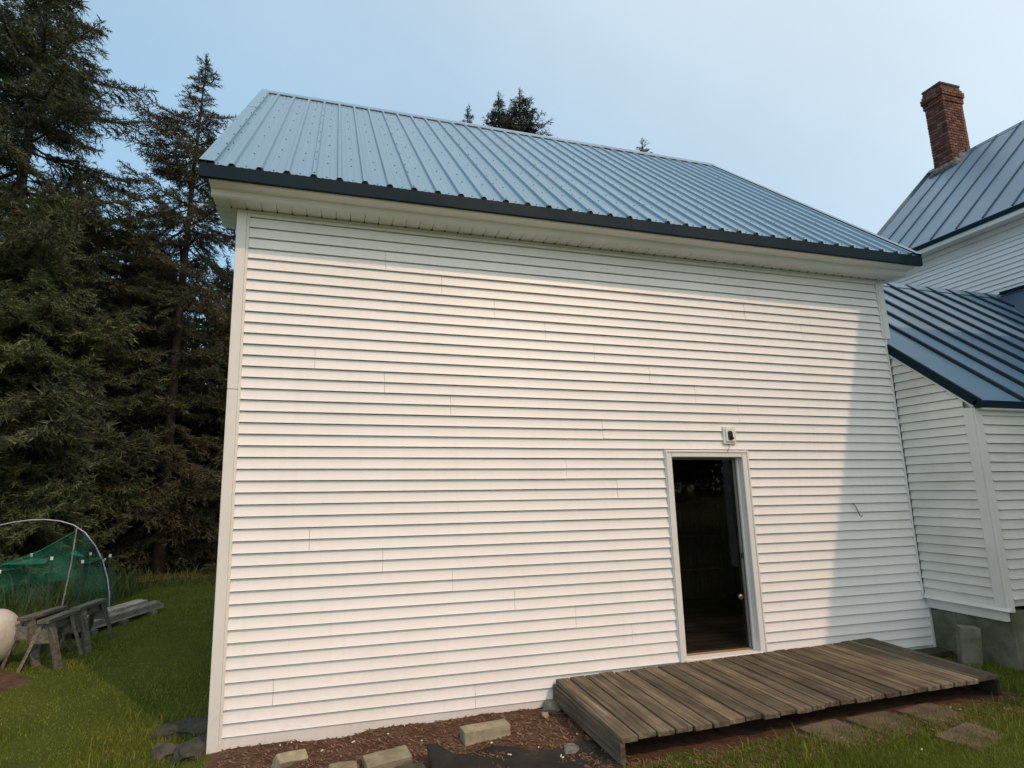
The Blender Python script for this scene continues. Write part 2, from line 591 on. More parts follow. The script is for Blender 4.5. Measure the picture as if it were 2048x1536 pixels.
# ------------------------------------------------------------------ ground
def fbm(x, y, seed=0):
    r = np.random.default_rng(seed)
    s = np.zeros_like(x)
    a = 1.0
    fq = 1.0
    for _ in range(5):
        for _k in range(3):
            th = r.uniform(0, 2 * np.pi)
            ph = r.uniform(0, 2 * np.pi)
            s += a / 3 * np.sin(fq * (x * np.cos(th) + y * np.sin(th)) * 2.0 + ph)
        a *= .55
        fq *= 1.95
    return s


def g_z(x, y):
    x = np.asarray(x, float)
    y = np.asarray(y, float)
    z = 0.035 + 0.019 * np.clip(x, 0, 8.0) + 0.085 * np.clip(-y - 0.85, 0, 6)
    # lumps of soil against the wall
    near = np.exp(-((y + 0.15) / 0.35) ** 2) * ((x > -0.2) & (x < 3.2))
    z = z + near * (0.030 * fbm(x * 2.6, y * 2.6, 4) + 0.004)
    z = z + 0.012 * fbm(x * .8, y * .8, 3) + 0.005 * fbm(x * 3, y * 3, 6)
    # drop beside the barn's left corner
    z = z - 0.05 * np.exp(-((x + 0.5) / 0.5) ** 2) * np.exp(-((y + 0.1) / 1.2) ** 2)
    far = np.clip((np.hypot(x, y) - 30) / 60, 0, 1)
    return z * (1 - far)


def gz(x, y): return float(g_z(np.array([x]), np.array([y]))[0])


def soil_mask(x, y):
    """1 where bare soil or needle litter shows, 0 where lawn grows"""
    n = fbm(x * 1.6, y * 1.6, 21)
    n2 = fbm(x * 5.0, y * 5.0, 22)
    wob = 0.10 * n + 0.05 * n2
    m1 = (y > -1.05 + wob - 0.10 * np.clip(x - .6, 0, 1.5)) & (y < 0.3) & (x > 0.05 + wob) & (x < 3.3)
    m2 = (y > -1.27 + wob) & (y < .3) & (x >= 2.6) & (x < 6.9)
    m3 = (y > 8.7 + 1.6 * wob) & (x < 12)
    m4 = ((x + 3.4) ** 2 / 1.0 ** 2 + (y - 2.2) ** 2 / .75 ** 2 < 1 + 3 * wob)
    m5 = (x > -2.2) & (x < 12) & (y > .2) & (y < 5.6) & (x > 0)
    return np.maximum((m1 | m2 | m4 | m5).astype(float), .45 * m3)


def axis_pts(lo, hi, step, far):
    c = list(np.arange(lo, hi + 1e-6, step))
    a = []
    d = step
    p = hi
    while p < far:
        d *= 1.35
        p += d
        a.append(p)
    b_ = []
    d = step
    p = lo
    while p > -far:
        d *= 1.35
        p -= d
        b_.append(p)
    return np.array(b_[::-1] + c + a)


gx = axis_pts(-8, 9.5, 0.06, 400)
gy = axis_pts(-4.5, 10.5, 0.06, 400)
GX, GY = np.meshgrid(gx, gy)
GZ = g_z(GX, GY)
vv = np.stack([GX.ravel(), GY.ravel(), GZ.ravel()], 1)
nx, ny = len(gx), len(gy)
ii, jj = np.meshgrid(np.arange(nx - 1), np.arange(ny - 1))
q0 = (jj * nx + ii).ravel()
ff = np.stack([q0, q0 + 1, q0 + nx + 1, q0 + nx], 1)

m, nt, b = mat_new("ground")
at = nt.nodes.new("ShaderNodeAttribute")
at.attribute_name = "soil"
v, _ = coords(nt)
nA = noise(nt, v, 9, 8, .7)
nB = noise(nt, v, 60, 6, .7)
nC = noise(nt, v, 1.1, 4, .6)
soil = ramp(nt, nA, [(0.28, (0.044, 0.026, 0.016)), (0.5, (0.122, 0.072, 0.046)), (0.72, (0.20, 0.132, 0.09))])
soil = mixc(nt, ramp(nt, nB, [(.35, (0, 0, 0)), (.75, (.7, .7, .7))]), soil, (0.052, 0.032, 0.021))
turf = ramp(nt, nC, [(0.3, (0.044, 0.066, 0.011)), (0.55, (0.078, 0.102, 0.016)), (0.8, (0.125, 0.13, 0.03))])
turf = mixc(nt, ramp(nt, nB, [(.4, (0, 0, 0)), (.8, (.6, .6, .6))]), turf, (0.018, 0.022, 0.008))
nt.links.new(mixc(nt, at.outputs["Fac"], turf, soil), b.inputs["Base Color"])
b.inputs["Roughness"].default_value = .95
b.inputs["Specular IOR Level"].default_value = .1
bump(nt, b, nB, .9, .02)
me = np_mesh("ground", vv, ff, m, True)
att = me.attributes.new("soil", 'FLOAT', 'POINT')
att.data.foreach_set("value", soil_mask(GX, GY).ravel().astype(np.float32))
tag(link("ground", me), kind="structure")

# ------------------------------------------------------------------ barn
LAP = 0.1016
Z0 = 0.14 + 43 * LAP            # z of lap line 0
lapz = lambda k: Z0 - LAP * k
BW, BD = 7.71, 5.736            # width, depth of the barn
EY, EZ = -0.37, 4.87            # eave edge of the sheet metal
RY, RZ = 2.868, 8.235           # ridge
RX0, RX1 = -0.275, 7.93
TH = math.atan2(RZ - EZ, RY - EY)
SL = math.hypot(RZ - EZ, RY - EY)
barn = empty("barn", (BW / 2, BD / 2, 0.05), "tall white vinyl-sided barn with blue ribbed metal roof and open doorway", "barn")

# --- structural core
DX0, DX1, DZ0, DZ1 = 4.405, 5.30, 0.365, 2.392     # clear door opening
cw = MB()
T = 0.11
cw.box(0.02, DX0 - .02, 0.031, T, -0.1, 4.95).box(DX1 + .02, BW - .02, 0.031, T, -0.1, 4.95).box(DX0 - .02, DX1 + .02, 0.031, T, DZ1 + .02, 4.95)
cw.box(DX0 - .02, DX1 + .02, 0.031, T, -0.1, DZ0 - .03)
cw.build("front_wall", M['trim'], barn)
gp = lambda x: [(x, 0, -.1), (x, BD, -.1), (x, BD, 4.95), (x, RY, RZ - .25), (x, 0, 4.95)]
MB().prism([(0.0, 0.115, -.1), (0.0, BD, -.1), (0.0, BD, 4.95), (0.0, RY, RZ - .22), (0.0, .115, 5.1)], (.1, 0, 0)).build("gable_wall", M['siding'], barn)
MB().prism([(BW - .1, 0.115, -.1), (BW - .1, BD, -.1), (BW - .1, BD, 4.95), (BW - .1, RY, RZ - .22), (BW - .1, .115, 5.1)], (.1, 0, 0)).build("gable_wall", M['siding'], barn)
MB().box(.1, BW - .1, BD - .1, BD - .002, -.1, 4.95).build("back_wall", M['siding'], barn)


# --- siding: every double-course vinyl panel is a part
def siding_profile(n, lap=LAP):
    """outward offset (towards -Y) and height, from top to bottom"""
    pr = [(0.028, n * lap)]
    for c in range(n, 0, -1):
        zt = c * lap
        zb = zt - lap
        pr += [(0.020, zt - 0.0048), (-0.0050, zt - 0.0060)]
        for f_ in (.2, .4, .6, .8, .95):
            pr.append((-0.0050 - .0180 * f_ ** 1.7, zt - .006 - (lap - .006) * f_))
        pr += [(-0.0236, zb + 0.0015), (-0.0225, zb), (0.028, zb + 0.0002)]
    return pr


def siding_mesh(name, n, mat, axis='x', sgn=1):
    """unit-length panel; local x (or y) from 0 to 1"""
    pr = siding_profile(n)
    mb = MB()
    if axis == 'x':
        a = [(0, o, z) for o, z in pr]
        mb.strip(a, (1, 0, 0))
        ca = [(0, o, z) for o, z in pr] + []
        cb = [(1, o, z) for o, z in pr] + []
    else:
        a = [(o * sgn, 0, z) for o, z in pr]
        mb.strip(a, (0, 1, 0))
        ca = [(o * sgn, 0, z) for o, z in pr]
        cb = [(o * sgn, 1, z) for o, z in pr]
    mb.poly(ca)
    mb.poly(cb)
    return mb.mesh(name, mat, fix=True)


SM2 = siding_mesh("siding_panel_double", 2, M['siding'])
SM1 = siding_mesh("siding_panel_single", 1, M['siding'])


def put_siding(me, x0, x1, z, parent, y=0.0, lift=0.0):
    o = link("siding_panel", me, parent, (x0, y - lift, z))
    o.scale = (x1 - x0, 1, 1)
    o.rotation_euler = (0, random.uniform(-.0006, .0006), random.uniform(-.0006, .0006))
    return o


XL = 0.085
joints = {  # bottom lap of the double course -> joint x, measured on the wall
    1: [], 3: [1.36, 5.0], 5: [1.92, 5.55], 7: [2.47, 6.35], 9: [3.02, 6.93], 11: [3.57], 13: [0.72, 4.22], 15: [1.36, 4.78],
    17: [2.0, 5.33], 19: [3.62], 21: [2.63], 23: [3.19], 25: [3.75], 27: [], 29: [0.72], 31: [1.36], 33: [2.0],
    35: [2.60], 37: [3.22], 39: [3.82], 41: [0.47], 43: [2.2]}
for kb in range(1, 44, 2):
    z = lapz(kb)
    xr = 7.618 if kb <= 6 else (7.648 if kb <= 36 else 7.702)
    segs = [(XL, xr)]
    # the doorway cuts the rows
    if 23 <= kb <= 41: segs = [(XL, DX0 - .06), (DX1 + .06, xr)]
    if kb == 21:
        put_siding(SM1, XL + .0, DX0 - .06, z, barn)
        put_siding(SM1, DX1 + .06, xr, z, barn)
        me1 = SM1
        js = [XL] + joints[kb] + [xr]
        for a, c in zip(js[:-1], js[1:]): put_siding(SM1, a, c, z + LAP, barn)
        continue
    for s0, s1 in segs:
        js = [s0] + [j for j in joints[kb] if s0 + .2 < j < s1 - .2] + [s1]
        n = len(js) - 1
        for i in range(n):
            ov = -0.0028 if i < n - 1 else 0.0
            lf = random.uniform(0, .0015)
            put_siding(SM2, js[i], js[i + 1] + ov, z, barn, 0, lf)
# top partial course under the soffit
put_siding(SM1, XL, 7.618, lapz(-1), barn, -0.001)
put_siding(SM1, XL, 7.618, lapz(0) + .0003 - 0.0, barn) if False else None
MB().cbox(XL, 7.618, -0.012, 0, lapz(-1) + 0.0, 4.685, .002).build("frieze_strip", M['trim'], barn)
# starter skirt at the bottom
MB().cbox(XL, 7.70, -0.0135, 0.001, 0.015, lapz(43) + .02, .002).build("skirt_strip", M['trim'], barn)

# corner posts
cp = MB()
cp.cbox(-0.014, 0.072, -0.032, 0.06, 0.03, 2.965, .004)
cp.build("corner_post", M['trim'], barn)
MB().cbox(-0.014, 0.072, -0.0325, 0.06, 2.969, 4.685, .004).build("corner_post", M['trim'], barn)
MB().cbox(0.0725, 0.096, -0.0265, 0.0, 0.035, 4.684, .003).build("corner_channel", M['trim'], barn)
MB().cbox(7.628, BW + .012, -0.032, 0.06, lapz(6) - .01, 4.685, .004).build("corner_post", M['trim'], barn)
MB().cbox(7.606, 7.6275, -0.0265, 0.0, lapz(6) - .005, 4.684, .003).build("corner_channel", M['trim'], barn)
MB().cbox(7.640, 7.664, -0.0275, 0.0, .80, lapz(6) - .012, .003).build("corner_channel", M['trim'], barn)
MB().cbox(7.698, 7.722, -0.0275, 0.0, .10, .79, .003).cbox(7.665, 7.722, -0.0275, 0, .7895, .81, .003).build("corner_channel", M['trim'], barn)
MB().cbox(7.723, 7.765, -0.020, 0.03, .10, .785, .004).build("corner_post", M['trim'], barn)

# --- eave box, soffit, cornice returns
SOZ = 4.672
ev = MB()
# crown profile (y, z) from the fascia bottom back to the soffit: rounded ogee
prof = [(-0.335, 4.752), (-0.325, 4.742), (-0.27, 4.730), (-0.235, 4.728), (-0.226, 4.722), (-0.222, 4.700), (-0.216, 4.680), (-0.200, 4.667), (-0.185, 4.664)]
pts = [(-0.205, y, z) for y, z in prof] + [(-0.205, -0.185, 4.80), (-0.205, -0.335, 4.80)]
ev.prism(pts, (7.865 + .205, 0, 0))
ev.build("eave_crown", M['trim'], barn)
# vented soffit panels
n_so = 60
w = (7.865 + .20) / n_so
mb = MB()
mb.cbox(0.0015, w - .0025, 0, .168, 0, .012, .003)
som = mb.mesh("soffit_panel", M['trim'])
for i in range(n_so): link("soffit_panel", som, barn, (-.20 + i * w, -.184, SOZ + .0))
vt = MB()
for i in range(n_so):
    for dx in (0.0,):
        vt.box(-.20 + i * w - .006, -.20 + i * w + .006, -.05, -.028, SOZ - .004, SOZ + .001)
tag(vt.build("soffit_vents", M['black'], barn), kind="stuff")
MB().cbox(XL, 7.62, -.030, -.0145, SOZ - .028, SOZ - .002, .003).build("soffit_channel", M['trim'], barn)
# cornice returns along both gables
for x0, x1 in ((-.205, -.016), (BW + .014, 7.865)):
    mb = MB()
    mb.cbox(x0, x1, -.0155, .38, SOZ + .0, 4.95, .004)
    for k in range(3): mb.box(x0 + .004, x1 - .004, .06 + k * .1, .068 + k * .1, SOZ - .004, SOZ + .001)
    mb.build("cornice_return", M['trim'], barn)
# rake soffits
for x0, x1 in ((-.255, -.002), (BW + .002, 7.905)):
    for sgn in (0, 1):
        ya, yb = (EY + .25, RY) if not sgn else (2 * RY - EY - .1, RY)
        za, zb = (EZ + .25 * math.tan(TH) - .17, RZ - .17) if not sgn else (EZ - .06, RZ - .17)
        MB().prism([(x0, ya, za), (x0, yb, zb), (x0, yb, zb + .08), (x0, ya, za + .08)], (x1 - x0, 0, 0)).build("rake_soffit", M['trim'], barn)

# --- roof sheets
PITCH = 0.2286


def rib_profile(width, mirror_ok=True):
    pr = []
    k = 0
    x = 0.0
    while True:
        c = k * PITCH
        if c > width - .02: break
        pr += [(c - .024, 0), (c - .014, .025), (c + .014, .025), (c + .024, 0)]
        for mfr in (.36, .64):
            c2 = c + PITCH * mfr
            if c2 < width - .02: pr += [(c2 - .014, 0), (c2 - .006, .003), (c2 + .006, .003), (c2 + .014, 0)]
        k += 1
    pr.append((width, 0))
    return pr


def roof_sheet_mesh(name, width, mat, length, th, sag=0):
    pr = rib_profile(width)
    c, s = math.cos(th), math.sin(th)
    mb = MB()
    top = [(x, -h * s, h * c) for x, h in pr]
    mb.strip(top, (0, length * c, length * s))
    return mb.mesh(name, mat, fix=False)


X0P = -0.0190 - PITCH
sheet = roof_sheet_mesh("roof_sheet", 4 * PITCH, M['roof'], SL, TH)
nsh = 9
for j in range(nsh):
    x = X0P + j * 4 * PITCH
    if j < nsh - 1: o = link("roof_sheet", sheet, barn, (x, EY, EZ + .0004 * (j % 2)))
    else: o = link("roof_sheet", roof_sheet_mesh("roof_sheet_end", RX1 - x - .01, M['roof'], SL, TH), barn, (x, EY, EZ + .0004))
back = MB()
back.strip([(RX0, 2 * RY - EY, EZ), (RX0, RY, RZ)], (RX1 - RX0, 0, 0))
back.build("back_roof_slope", M['roof'], barn)
# underside decking so that the roof has thickness
nrm = Vector((0, -math.sin(TH), math.cos(TH)))
dk = MB()
a = Vector((RX0 + .02, EY + .01, EZ)) - nrm * .005
b_ = Vector((RX0 + .02, RY, RZ)) - nrm * .005
dk.prism([a, b_, b_ - nrm * .045, a - nrm * .045], (RX1 - RX0 - .04, 0, 0))
a2 = Vector((RX0 + .02, 2 * RY - EY - .01, EZ - .012))
b2 = Vector((RX0 + .02, RY, RZ - .012))
dk.prism([a2, b2, b2 - Vector((0, 0, .06)), a2 - Vector((0, 0, .06))], (RX1 - RX0 - .04, 0, 0))
dk.build("roof_deck", M['greywood'], barn)
# eave drip trim, dark, with the black closures under each rib
dr = MB()
dr.prism([(RX0, EY - .006, EZ - .006), (RX0, EY - .006, EZ - .122), (RX0, EY + .030, EZ - .122), (RX0, EY + .03, EZ - .006)], (4.15, 0, 0))
dr.build("eave_trim", M['roof_dark'], barn)
dr = MB()
dr.prism([(RX0 + 4.152, EY - .008, EZ - .006), (RX0 + 4.152, EY - .008, EZ - .124), (RX0 + 4.152, EY + .030, EZ - .124), (RX0 + 4.152, EY + .03, EZ - .006)], (RX1 - RX0 - 4.152, 0, 0))
dr.build("eave_trim", M['roof_dark'], barn)
cl = MB()
k = 0
while X0P + k * PITCH < RX1 - .03:
    x = X0P + k * PITCH
    pts = []
    for q in range(9):
        a_ = math.pi * q / 8
        pts.append((x + .034 * math.cos(a_), EY - .003, EZ - .004 + .034 * math.sin(a_)))
    cl.prism(pts, (0, .012, 0))
    k += 1
tag(cl.build("rib_closures", M['black'], barn), kind="stuff")
# rake trims
cT, sT = math.cos(TH), math.sin(TH)


def on_roof(x, s, h=0.0):
    return Vector((x, EY + s * cT - h * sT, EZ + s * sT + h * cT))


for (xa, xb, s0, s1) in ((RX0, -.155, 0, 3.0), (RX0 - .002, -.153, 2.985, SL), (7.835, RX1, 0, SL)):
    h = .029 if s0 == 0 else .031
    mb = MB()
    lo = [on_roof(xa, s0, h), on_roof(xb, s0, h), on_roof(xb, s0, .004), on_roof(xb - .003, s0, .004), on_roof(xb - .003, s0, h - .003), on_roof(xa, s0, h - .003)]
    mb.prism(lo, on_roof(0, s1) - on_roof(0, s0))
    mb.build("rake_trim", M['roof'], barn)
for xa in (RX0 - .004, RX1 - .004):
    mb = MB()
    lo = [on_roof(xa, 0, .022), on_roof(xa + .008, 0, .022), on_roof(xa + .008, 0, -.11), on_roof(xa, 0, -.11)]
    mb.prism(lo, on_roof(0, SL) - on_roof(0, 0))
    mb.build("rake_fascia", M['roof_dark'], barn)
# ridge cap
rc = MB()
hw = .15
for x0, x1, dh in ((RX0 - .005, 2.85, 0), (2.80, 5.6, .004), (5.55, RX1 + .005, .008)):
    mb = MB()
    zt = RZ + .035 + dh
    pr_ = [(x0, RY - hw * cT, zt - hw * sT), (x0, RY - .012, zt), (x0, RY + .012, zt), (x0, RY + hw * cT, zt - hw * sT), (x0, RY + hw * cT, zt - hw * sT - .006), (x0, RY, zt - .012), (x0, RY - hw * cT, zt - hw * sT - .012)]
    mb.prism(pr_, (x1 - x0, 0, 0))
    mb.build("ridge_cap", M['roof'], barn)
MB().strip([(RX0 + .1, RY - (hw + .004) * cT, RZ + .0 - (hw + .004) * sT + .0), (RX0 + .1, RY - (hw - .004) * cT, RZ + .024 - (hw) * sT)], (RX1 - RX0 - .2, 0, 0)).build("ridge_closure", M['black'], barn)
# screws with rubber washers
sc = MB()
rows = [0.05, .58, .90, 1.44, 1.97, 2.60, 3.16, 3.76, 4.35]
k = 0
while X0P + k * PITCH < RX1 - .12:
    xr = X0P + k * PITCH
    for s in rows:
        for dx in ((.115,) if k % 4 else (.115, .0)):
            x = xr + dx + random.uniform(-.006, .006)
            h0 = .025 if dx == 0 else 0.0
            sq = s + random.uniform(-.012, .012)
            r = .0085
            ring = [on_roof(x + r * math.cos(q * math.pi / 3), sq + r * math.sin(q * math.pi / 3), h0 + .0005) for q in range(6)]
            ring2 = [on_roof(x + r * .6 * math.cos(q * math.pi / 3), sq + r * .6 * math.sin(q * math.pi / 3), h0 + .006) for q in range(6)]
            n0 = len(sc.v)
            sc.add(ring + ring2, [(q, (q + 1) % 6, 6 + (q + 1) % 6, 6 + q) for q in range(6)] + [(6, 7, 8, 9, 10, 11)])
    k += 1
for s in np.arange(.25, SL - .2, .45):
    for x in (-.165,):
        r = .0085
        ring = [on_roof(x + r * math.cos(q * math.pi / 3), s + r * math.sin(q * math.pi / 3), .0315) for q in range(6)]
        ring2 = [on_roof(x + r * .6 * math.cos(q * math.pi / 3), s + r * .6 * math.sin(q * math.pi / 3), .037) for q in range(6)]
        sc.add(ring + ring2, [(q, (q + 1) % 6, 6 + (q + 1) % 6, 6 + q) for q in range(6)] + [(6, 7, 8, 9, 10, 11)])
tag(sc.build("roof_screws", M['screw'], barn), kind="stuff")

# --- doorway
fr = MB()
fr.cbox(4.322, DX0, -.036, .0, .335, 2.468, .006)
fr.build("door_casing", M['trim'], barn)
MB().cbox(DX1, 5.387, -.036, .0, .335, 2.468, .006).build("door_casing", M['trim'], barn)
MB().cbox(DX0 + .0005, DX1 - .0005, -.0355, .0, DZ1, 2.468, .006).build("door_casing", M['trim'], barn)
# stepped brick-mould ridges
MB().cbox(4.330, 4.350, -.044, -.036, .34, 2.463, .003).build("door_moulding", M['trim'], barn)
MB().cbox(5.359, 5.379, -.044, -.036, .34, 2.463, .003).build("door_moulding", M['trim'], barn)
MB().cbox(4.351, 5.358, -.044, -.036, 2.443, 2.463, .003).build("door_moulding", M['trim'], barn)
jb = MB()
jb.cbox(DX0 - .018, DX0, .0005, .125, DZ0, DZ1, .003)
jb.build("door_jamb", M['trim'], barn)
MB().cbox(DX1, DX1 + .018, .0005, .125, DZ0, DZ1, .003).build("door_jamb", M['trim'], barn)
MB().cbox(DX0 - .018, DX1 + .018, .0005, .125, DZ1 + .0005, DZ1 + .018, .003).build("door_jamb", M['trim'], barn)
MB().cbox(DX1 - .022, DX1 - .0005, .030, .052, DZ0, DZ1 - .001, .003).build("door_stop", M['trim'], barn)
MB().cbox(DX0 - .018, DX1 + .018, -.05, .125, DZ0 - .032, DZ0, .005).build("door_sill", M['trim'], barn)
MB().cbox(DX0 + .001, DX1 - .001, .056, .10, DZ0 + .001, DZ0 + .018, .004).build("threshold", M['sill'], barn)
# storm door: thin frame and one pane of glass
sd = MB()
sd.cbox(DX0 + .003, DX0 + .016, .060, .085, DZ0 + .020, DZ1 - .003, .002)
st = sd.build("storm_door", M['bronze'], barn)
MB().cbox(DX1 - .050, DX1 - .026, .060, .085, DZ0 + .020, DZ1 - .003, .002).build("stile", M['bronze'], st)
MB().cbox(DX0 + .017, DX1 - .051, .060, .085, DZ1 - .022, DZ1 - .003, .002).build("rail", M['bronze'], st)
MB().quad((DX0 + .016, .072, DZ0 + .020), (DX1 - .050, .072, DZ0 + .020), (DX1 - .050, .072, DZ1 - .022), (DX0 + .016, .072, DZ1 - .022)).build("glass", M['glass'], st)
MB().cbox(DX1 - .056, DX1 - .030, .050, .060, 1.30, 1.36, .003).build("latch", M['black'], st)
kn = MB()
kn.tube([(5.162, .072, .912), (5.162, .045, .912)], .008, 8)
bm_pts = []
kn.tube([(5.162, .046, .912), (5.162, .040, .912), (5.162, .026, .912), (5.162, .014, .912), (5.162, .010, .912)], [.012, .026, .030, .024, .010], 14)
kn.build("knob", M['knob'], st, smooth=True)

# --- dim inside of the barn
fl = MB()
for i in range(18):
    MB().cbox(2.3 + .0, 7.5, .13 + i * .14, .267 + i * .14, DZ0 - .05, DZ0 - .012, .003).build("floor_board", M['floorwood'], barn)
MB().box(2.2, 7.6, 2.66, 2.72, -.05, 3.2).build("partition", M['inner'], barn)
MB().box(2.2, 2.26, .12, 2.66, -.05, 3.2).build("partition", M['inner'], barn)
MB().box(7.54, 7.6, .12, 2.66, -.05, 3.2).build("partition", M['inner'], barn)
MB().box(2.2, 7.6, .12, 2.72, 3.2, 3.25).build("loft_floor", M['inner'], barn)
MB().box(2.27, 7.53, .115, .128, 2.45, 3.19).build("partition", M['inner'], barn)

shelf = empty("workshop_shelf", (5.8, 2.4, DZ0), "dim wooden shelf against the wall inside the dark doorway", "shelf")
for z in (.45, .95, 1.45): MB().cbox(5.1, 6.9, 2.30, 2.64, DZ0 + z, DZ0 + z + .03).build("shelf_board", M['floorwood'], shelf)
for x in (5.1, 6.86): MB().cbox(x, x + .04, 2.30, 2.64, DZ0 - .012, DZ0 + 1.7).build("upright", M['floorwood'], shelf)
bx = MB()
bx.cbox(5.5, 5.85, 2.33, 2.6, DZ0 + .481, DZ0 + .70, .01)
tag(bx.build("cardboard_box", M['greywood']), "small pale box on the shelf inside the doorway", "box")
bk = MB()
bk.tube([(5.35, 1.75, DZ0 - .010), (5.35, 1.75, DZ0 + .30), (5.35, 1.75, DZ0 + .31)], [.12, .15, .155], 20)
tag(bk.build("bucket", M['white'], smooth=False), "pale bucket standing on the barn floor inside the doorway", "bucket")

# ------------------------------------------------------------------ wall light above the door
lamp = empty("wall_light_box", (5.163, -.02, 2.54), "small white light-fixture box with a black socket above the door", "light fixture")
MB().cbox(5.083, 5.243, -.034, -.010, 2.538, 2.730, .004).build("mounting_plate", M['white'], lamp)
MB().cbox(5.106, 5.222, -.046, -.034, 2.562, 2.706, .005).build("raised_block", M['white'], lamp)
so = MB()
so.prism([(5.160 + .030 * sx_, -.0465, z) for sx_, z in ((-1, 2.592), (-.5, 2.580), (.5, 2.580), (1, 2.592), (1, 2.668), (.5, 2.682), (-.5, 2.682), (-1, 2.668))], (0, -.004, 0))
so.tube([(5.176, -.050, 2.606), (5.178, -.066, 2.598)], [.016, .012], 10)
so.build("socket", M['black'], lamp)
wr = MB()
wr.tube([(5.13, -.040, 2.538), (5.132, -.045, 2.51), (5.118, -.047, 2.475), (5.10, -.046, 2.45)], .003, 6)
wr.build("wire", M['rust'], lamp)

# hook on the siding
hk = MB()
hk.tube([(6.785, -.018, 1.865), (6.795, -.035, 1.84), (6.815, -.045, 1.78), (6.83, -.05, 1.725), (6.845, -.06, 1.715), (6.85, -.065, 1.727)], .005, 6)
tag(hk.build("iron_hook", M['rust']), "thin rusty iron hook hanging on the shaded siding right of the door", "hook")

# ------------------------------------------------------------------ ell (lean one-and-a-half storey link to the house)
EX0, EX1, EFY = 7.685, 13.1, -0.79
ell = empty("house_ell", (10, 1.2, .2), "low white ell with blue standing-seam roof between the barn and the house", "building")
ELY, ELZ = -.87, 2.965         # roof eave
ERY = 1.75
ERZ = ELZ + (ERY - ELY)
wz0 = .80
# west wall core and front wall core
MB().prism([(EX0 + .031, EFY + .031, wz0), (EX0 + .031, -.03, wz0), (EX0 + .031, -.03, ELZ + (-.03 - ELY) - .08), (EX0 + .031, EFY + .031, ELZ + (EFY - ELY) - .08)], (.1, 0, 0)).build("side_wall", M['ell_trim'], ell)
MB().box(EX0 + .132, 10.5, EFY + .031, EFY + .12, wz0, ELZ - .04).build("front_wall", M['ell_trim'], ell)
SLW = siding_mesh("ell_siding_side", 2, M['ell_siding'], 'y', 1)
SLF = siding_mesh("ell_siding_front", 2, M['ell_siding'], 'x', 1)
SLW1 = siding_mesh("ell_siding_side_single", 1, M['ell_siding'], 'y', 1)
k = 0
zb = 2.919 - 1 * LAP - 20 * LAP      # lap lines of the ell measured at z = 2.919 - n * LAP
z = zb
while z < 3.75:
    # one course at a time near the rake, doubles below
    top_needed = z + 2 * LAP
    y_at = lambda zz: -.0265 if zz < 2.9 else None
    if top_needed < 2.86:
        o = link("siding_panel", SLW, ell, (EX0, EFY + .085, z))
        o.scale = (1, (-.03 - EFY - .085), 1)
        z += 2 * LAP
    else:
        # rake cut: course starts where the sloping roof edge crosses it
        yl = max(EFY + .085, ELY + (z - (ELZ - .095)))
        if yl > -.1: break
        mb = MB()
        prf = siding_profile(1)
        n = len(prf)
        rows_ = []
        for o_, zz in prf:
            ys = max(EFY + .085, ELY + (z + zz - (ELZ - .095)))
            rows_.append(((EX0 + o_, ys, z + zz), (EX0 + o_, -.03, z + zz)))
        vs = [p for r_ in rows_ for p in r_]
        mb.add(vs, [(2 * i, 2 * i + 1, 2 * i + 3, 2 * i + 2) for i in range(n - 1)])
        mb.build("siding_panel", M['ell_siding'], ell, fix=False)
        z += LAP
z = 2.811 - 18 * LAP - LAP
while z < 2.80:
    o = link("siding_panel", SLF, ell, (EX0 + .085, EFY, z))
    o.scale = (10.45 - EX0 - .085, 1, 1)
    z += 2 * LAP
MB().cbox(EX0 + .085, 10.45, EFY - .010, EFY, 2.80, ELZ - .02, .003).build("frieze_board", M['ell_trim'], ell)
# corner post (two faces)
pz0, pz1 = .755, ELZ - .07
MB().cbox(EX0 - .024, EX0 + .075, EFY - .024, EFY - .003, pz0, pz1, .004).build("corner_board", M['ell_trim'], ell)
MB().cbox(EX0 - .0245, EX0 - .003, EFY - .002, EFY + .088, pz0, pz1, .004).build("corner_board", M['ell_trim'], ell)
# rake board: thin white line and dark metal edge
dv = Vector((0, 1, 1)).normalized()
nv = Vector((0, -1, 1)).normalized()
ra = Vector((EX0 - .030, ELY, ELZ))
rl = (-.012 - ELY) * math.sqrt(2)
mb = MB()
p0 = ra - nv * .098
mb.prism([p0, p0 + Vector((.03, 0, 0)), p0 + Vector((.03, 0, 0)) + nv * .018, p0 + nv * .018], dv * rl)
mb.build("rake_board", M['ell_trim'], ell)
mb = MB()
p0 = ra + Vector((-.006, 0, 0)) - nv * .079
mb.prism([p0, p0 + Vector((.04, 0, 0)), p0 + Vector((.04, 0, 0)) + nv * .090, p0 + nv * .090], dv * rl)
mb.build("rake_trim", M['roof_dark'], ell)
MB().prism([(EX0 - .036, ELY - .004, ELZ - .075), (EX0 - .036, ELY - .004, ELZ - .003), (EX0 - .036, ELY + .05, ELZ - .003), (EX0 - .036, ELY + .05, ELZ - .075)], (10.55 - EX0, 0, 0)).build("eave_trim", M['roof_dark'], ell)
MB().cbox(EX0 + .03, 10.5, ELY + .012, EFY + .09, ELZ - .100, ELZ - .077, .003).build("eave_soffit", M['ell_trim'], ell)
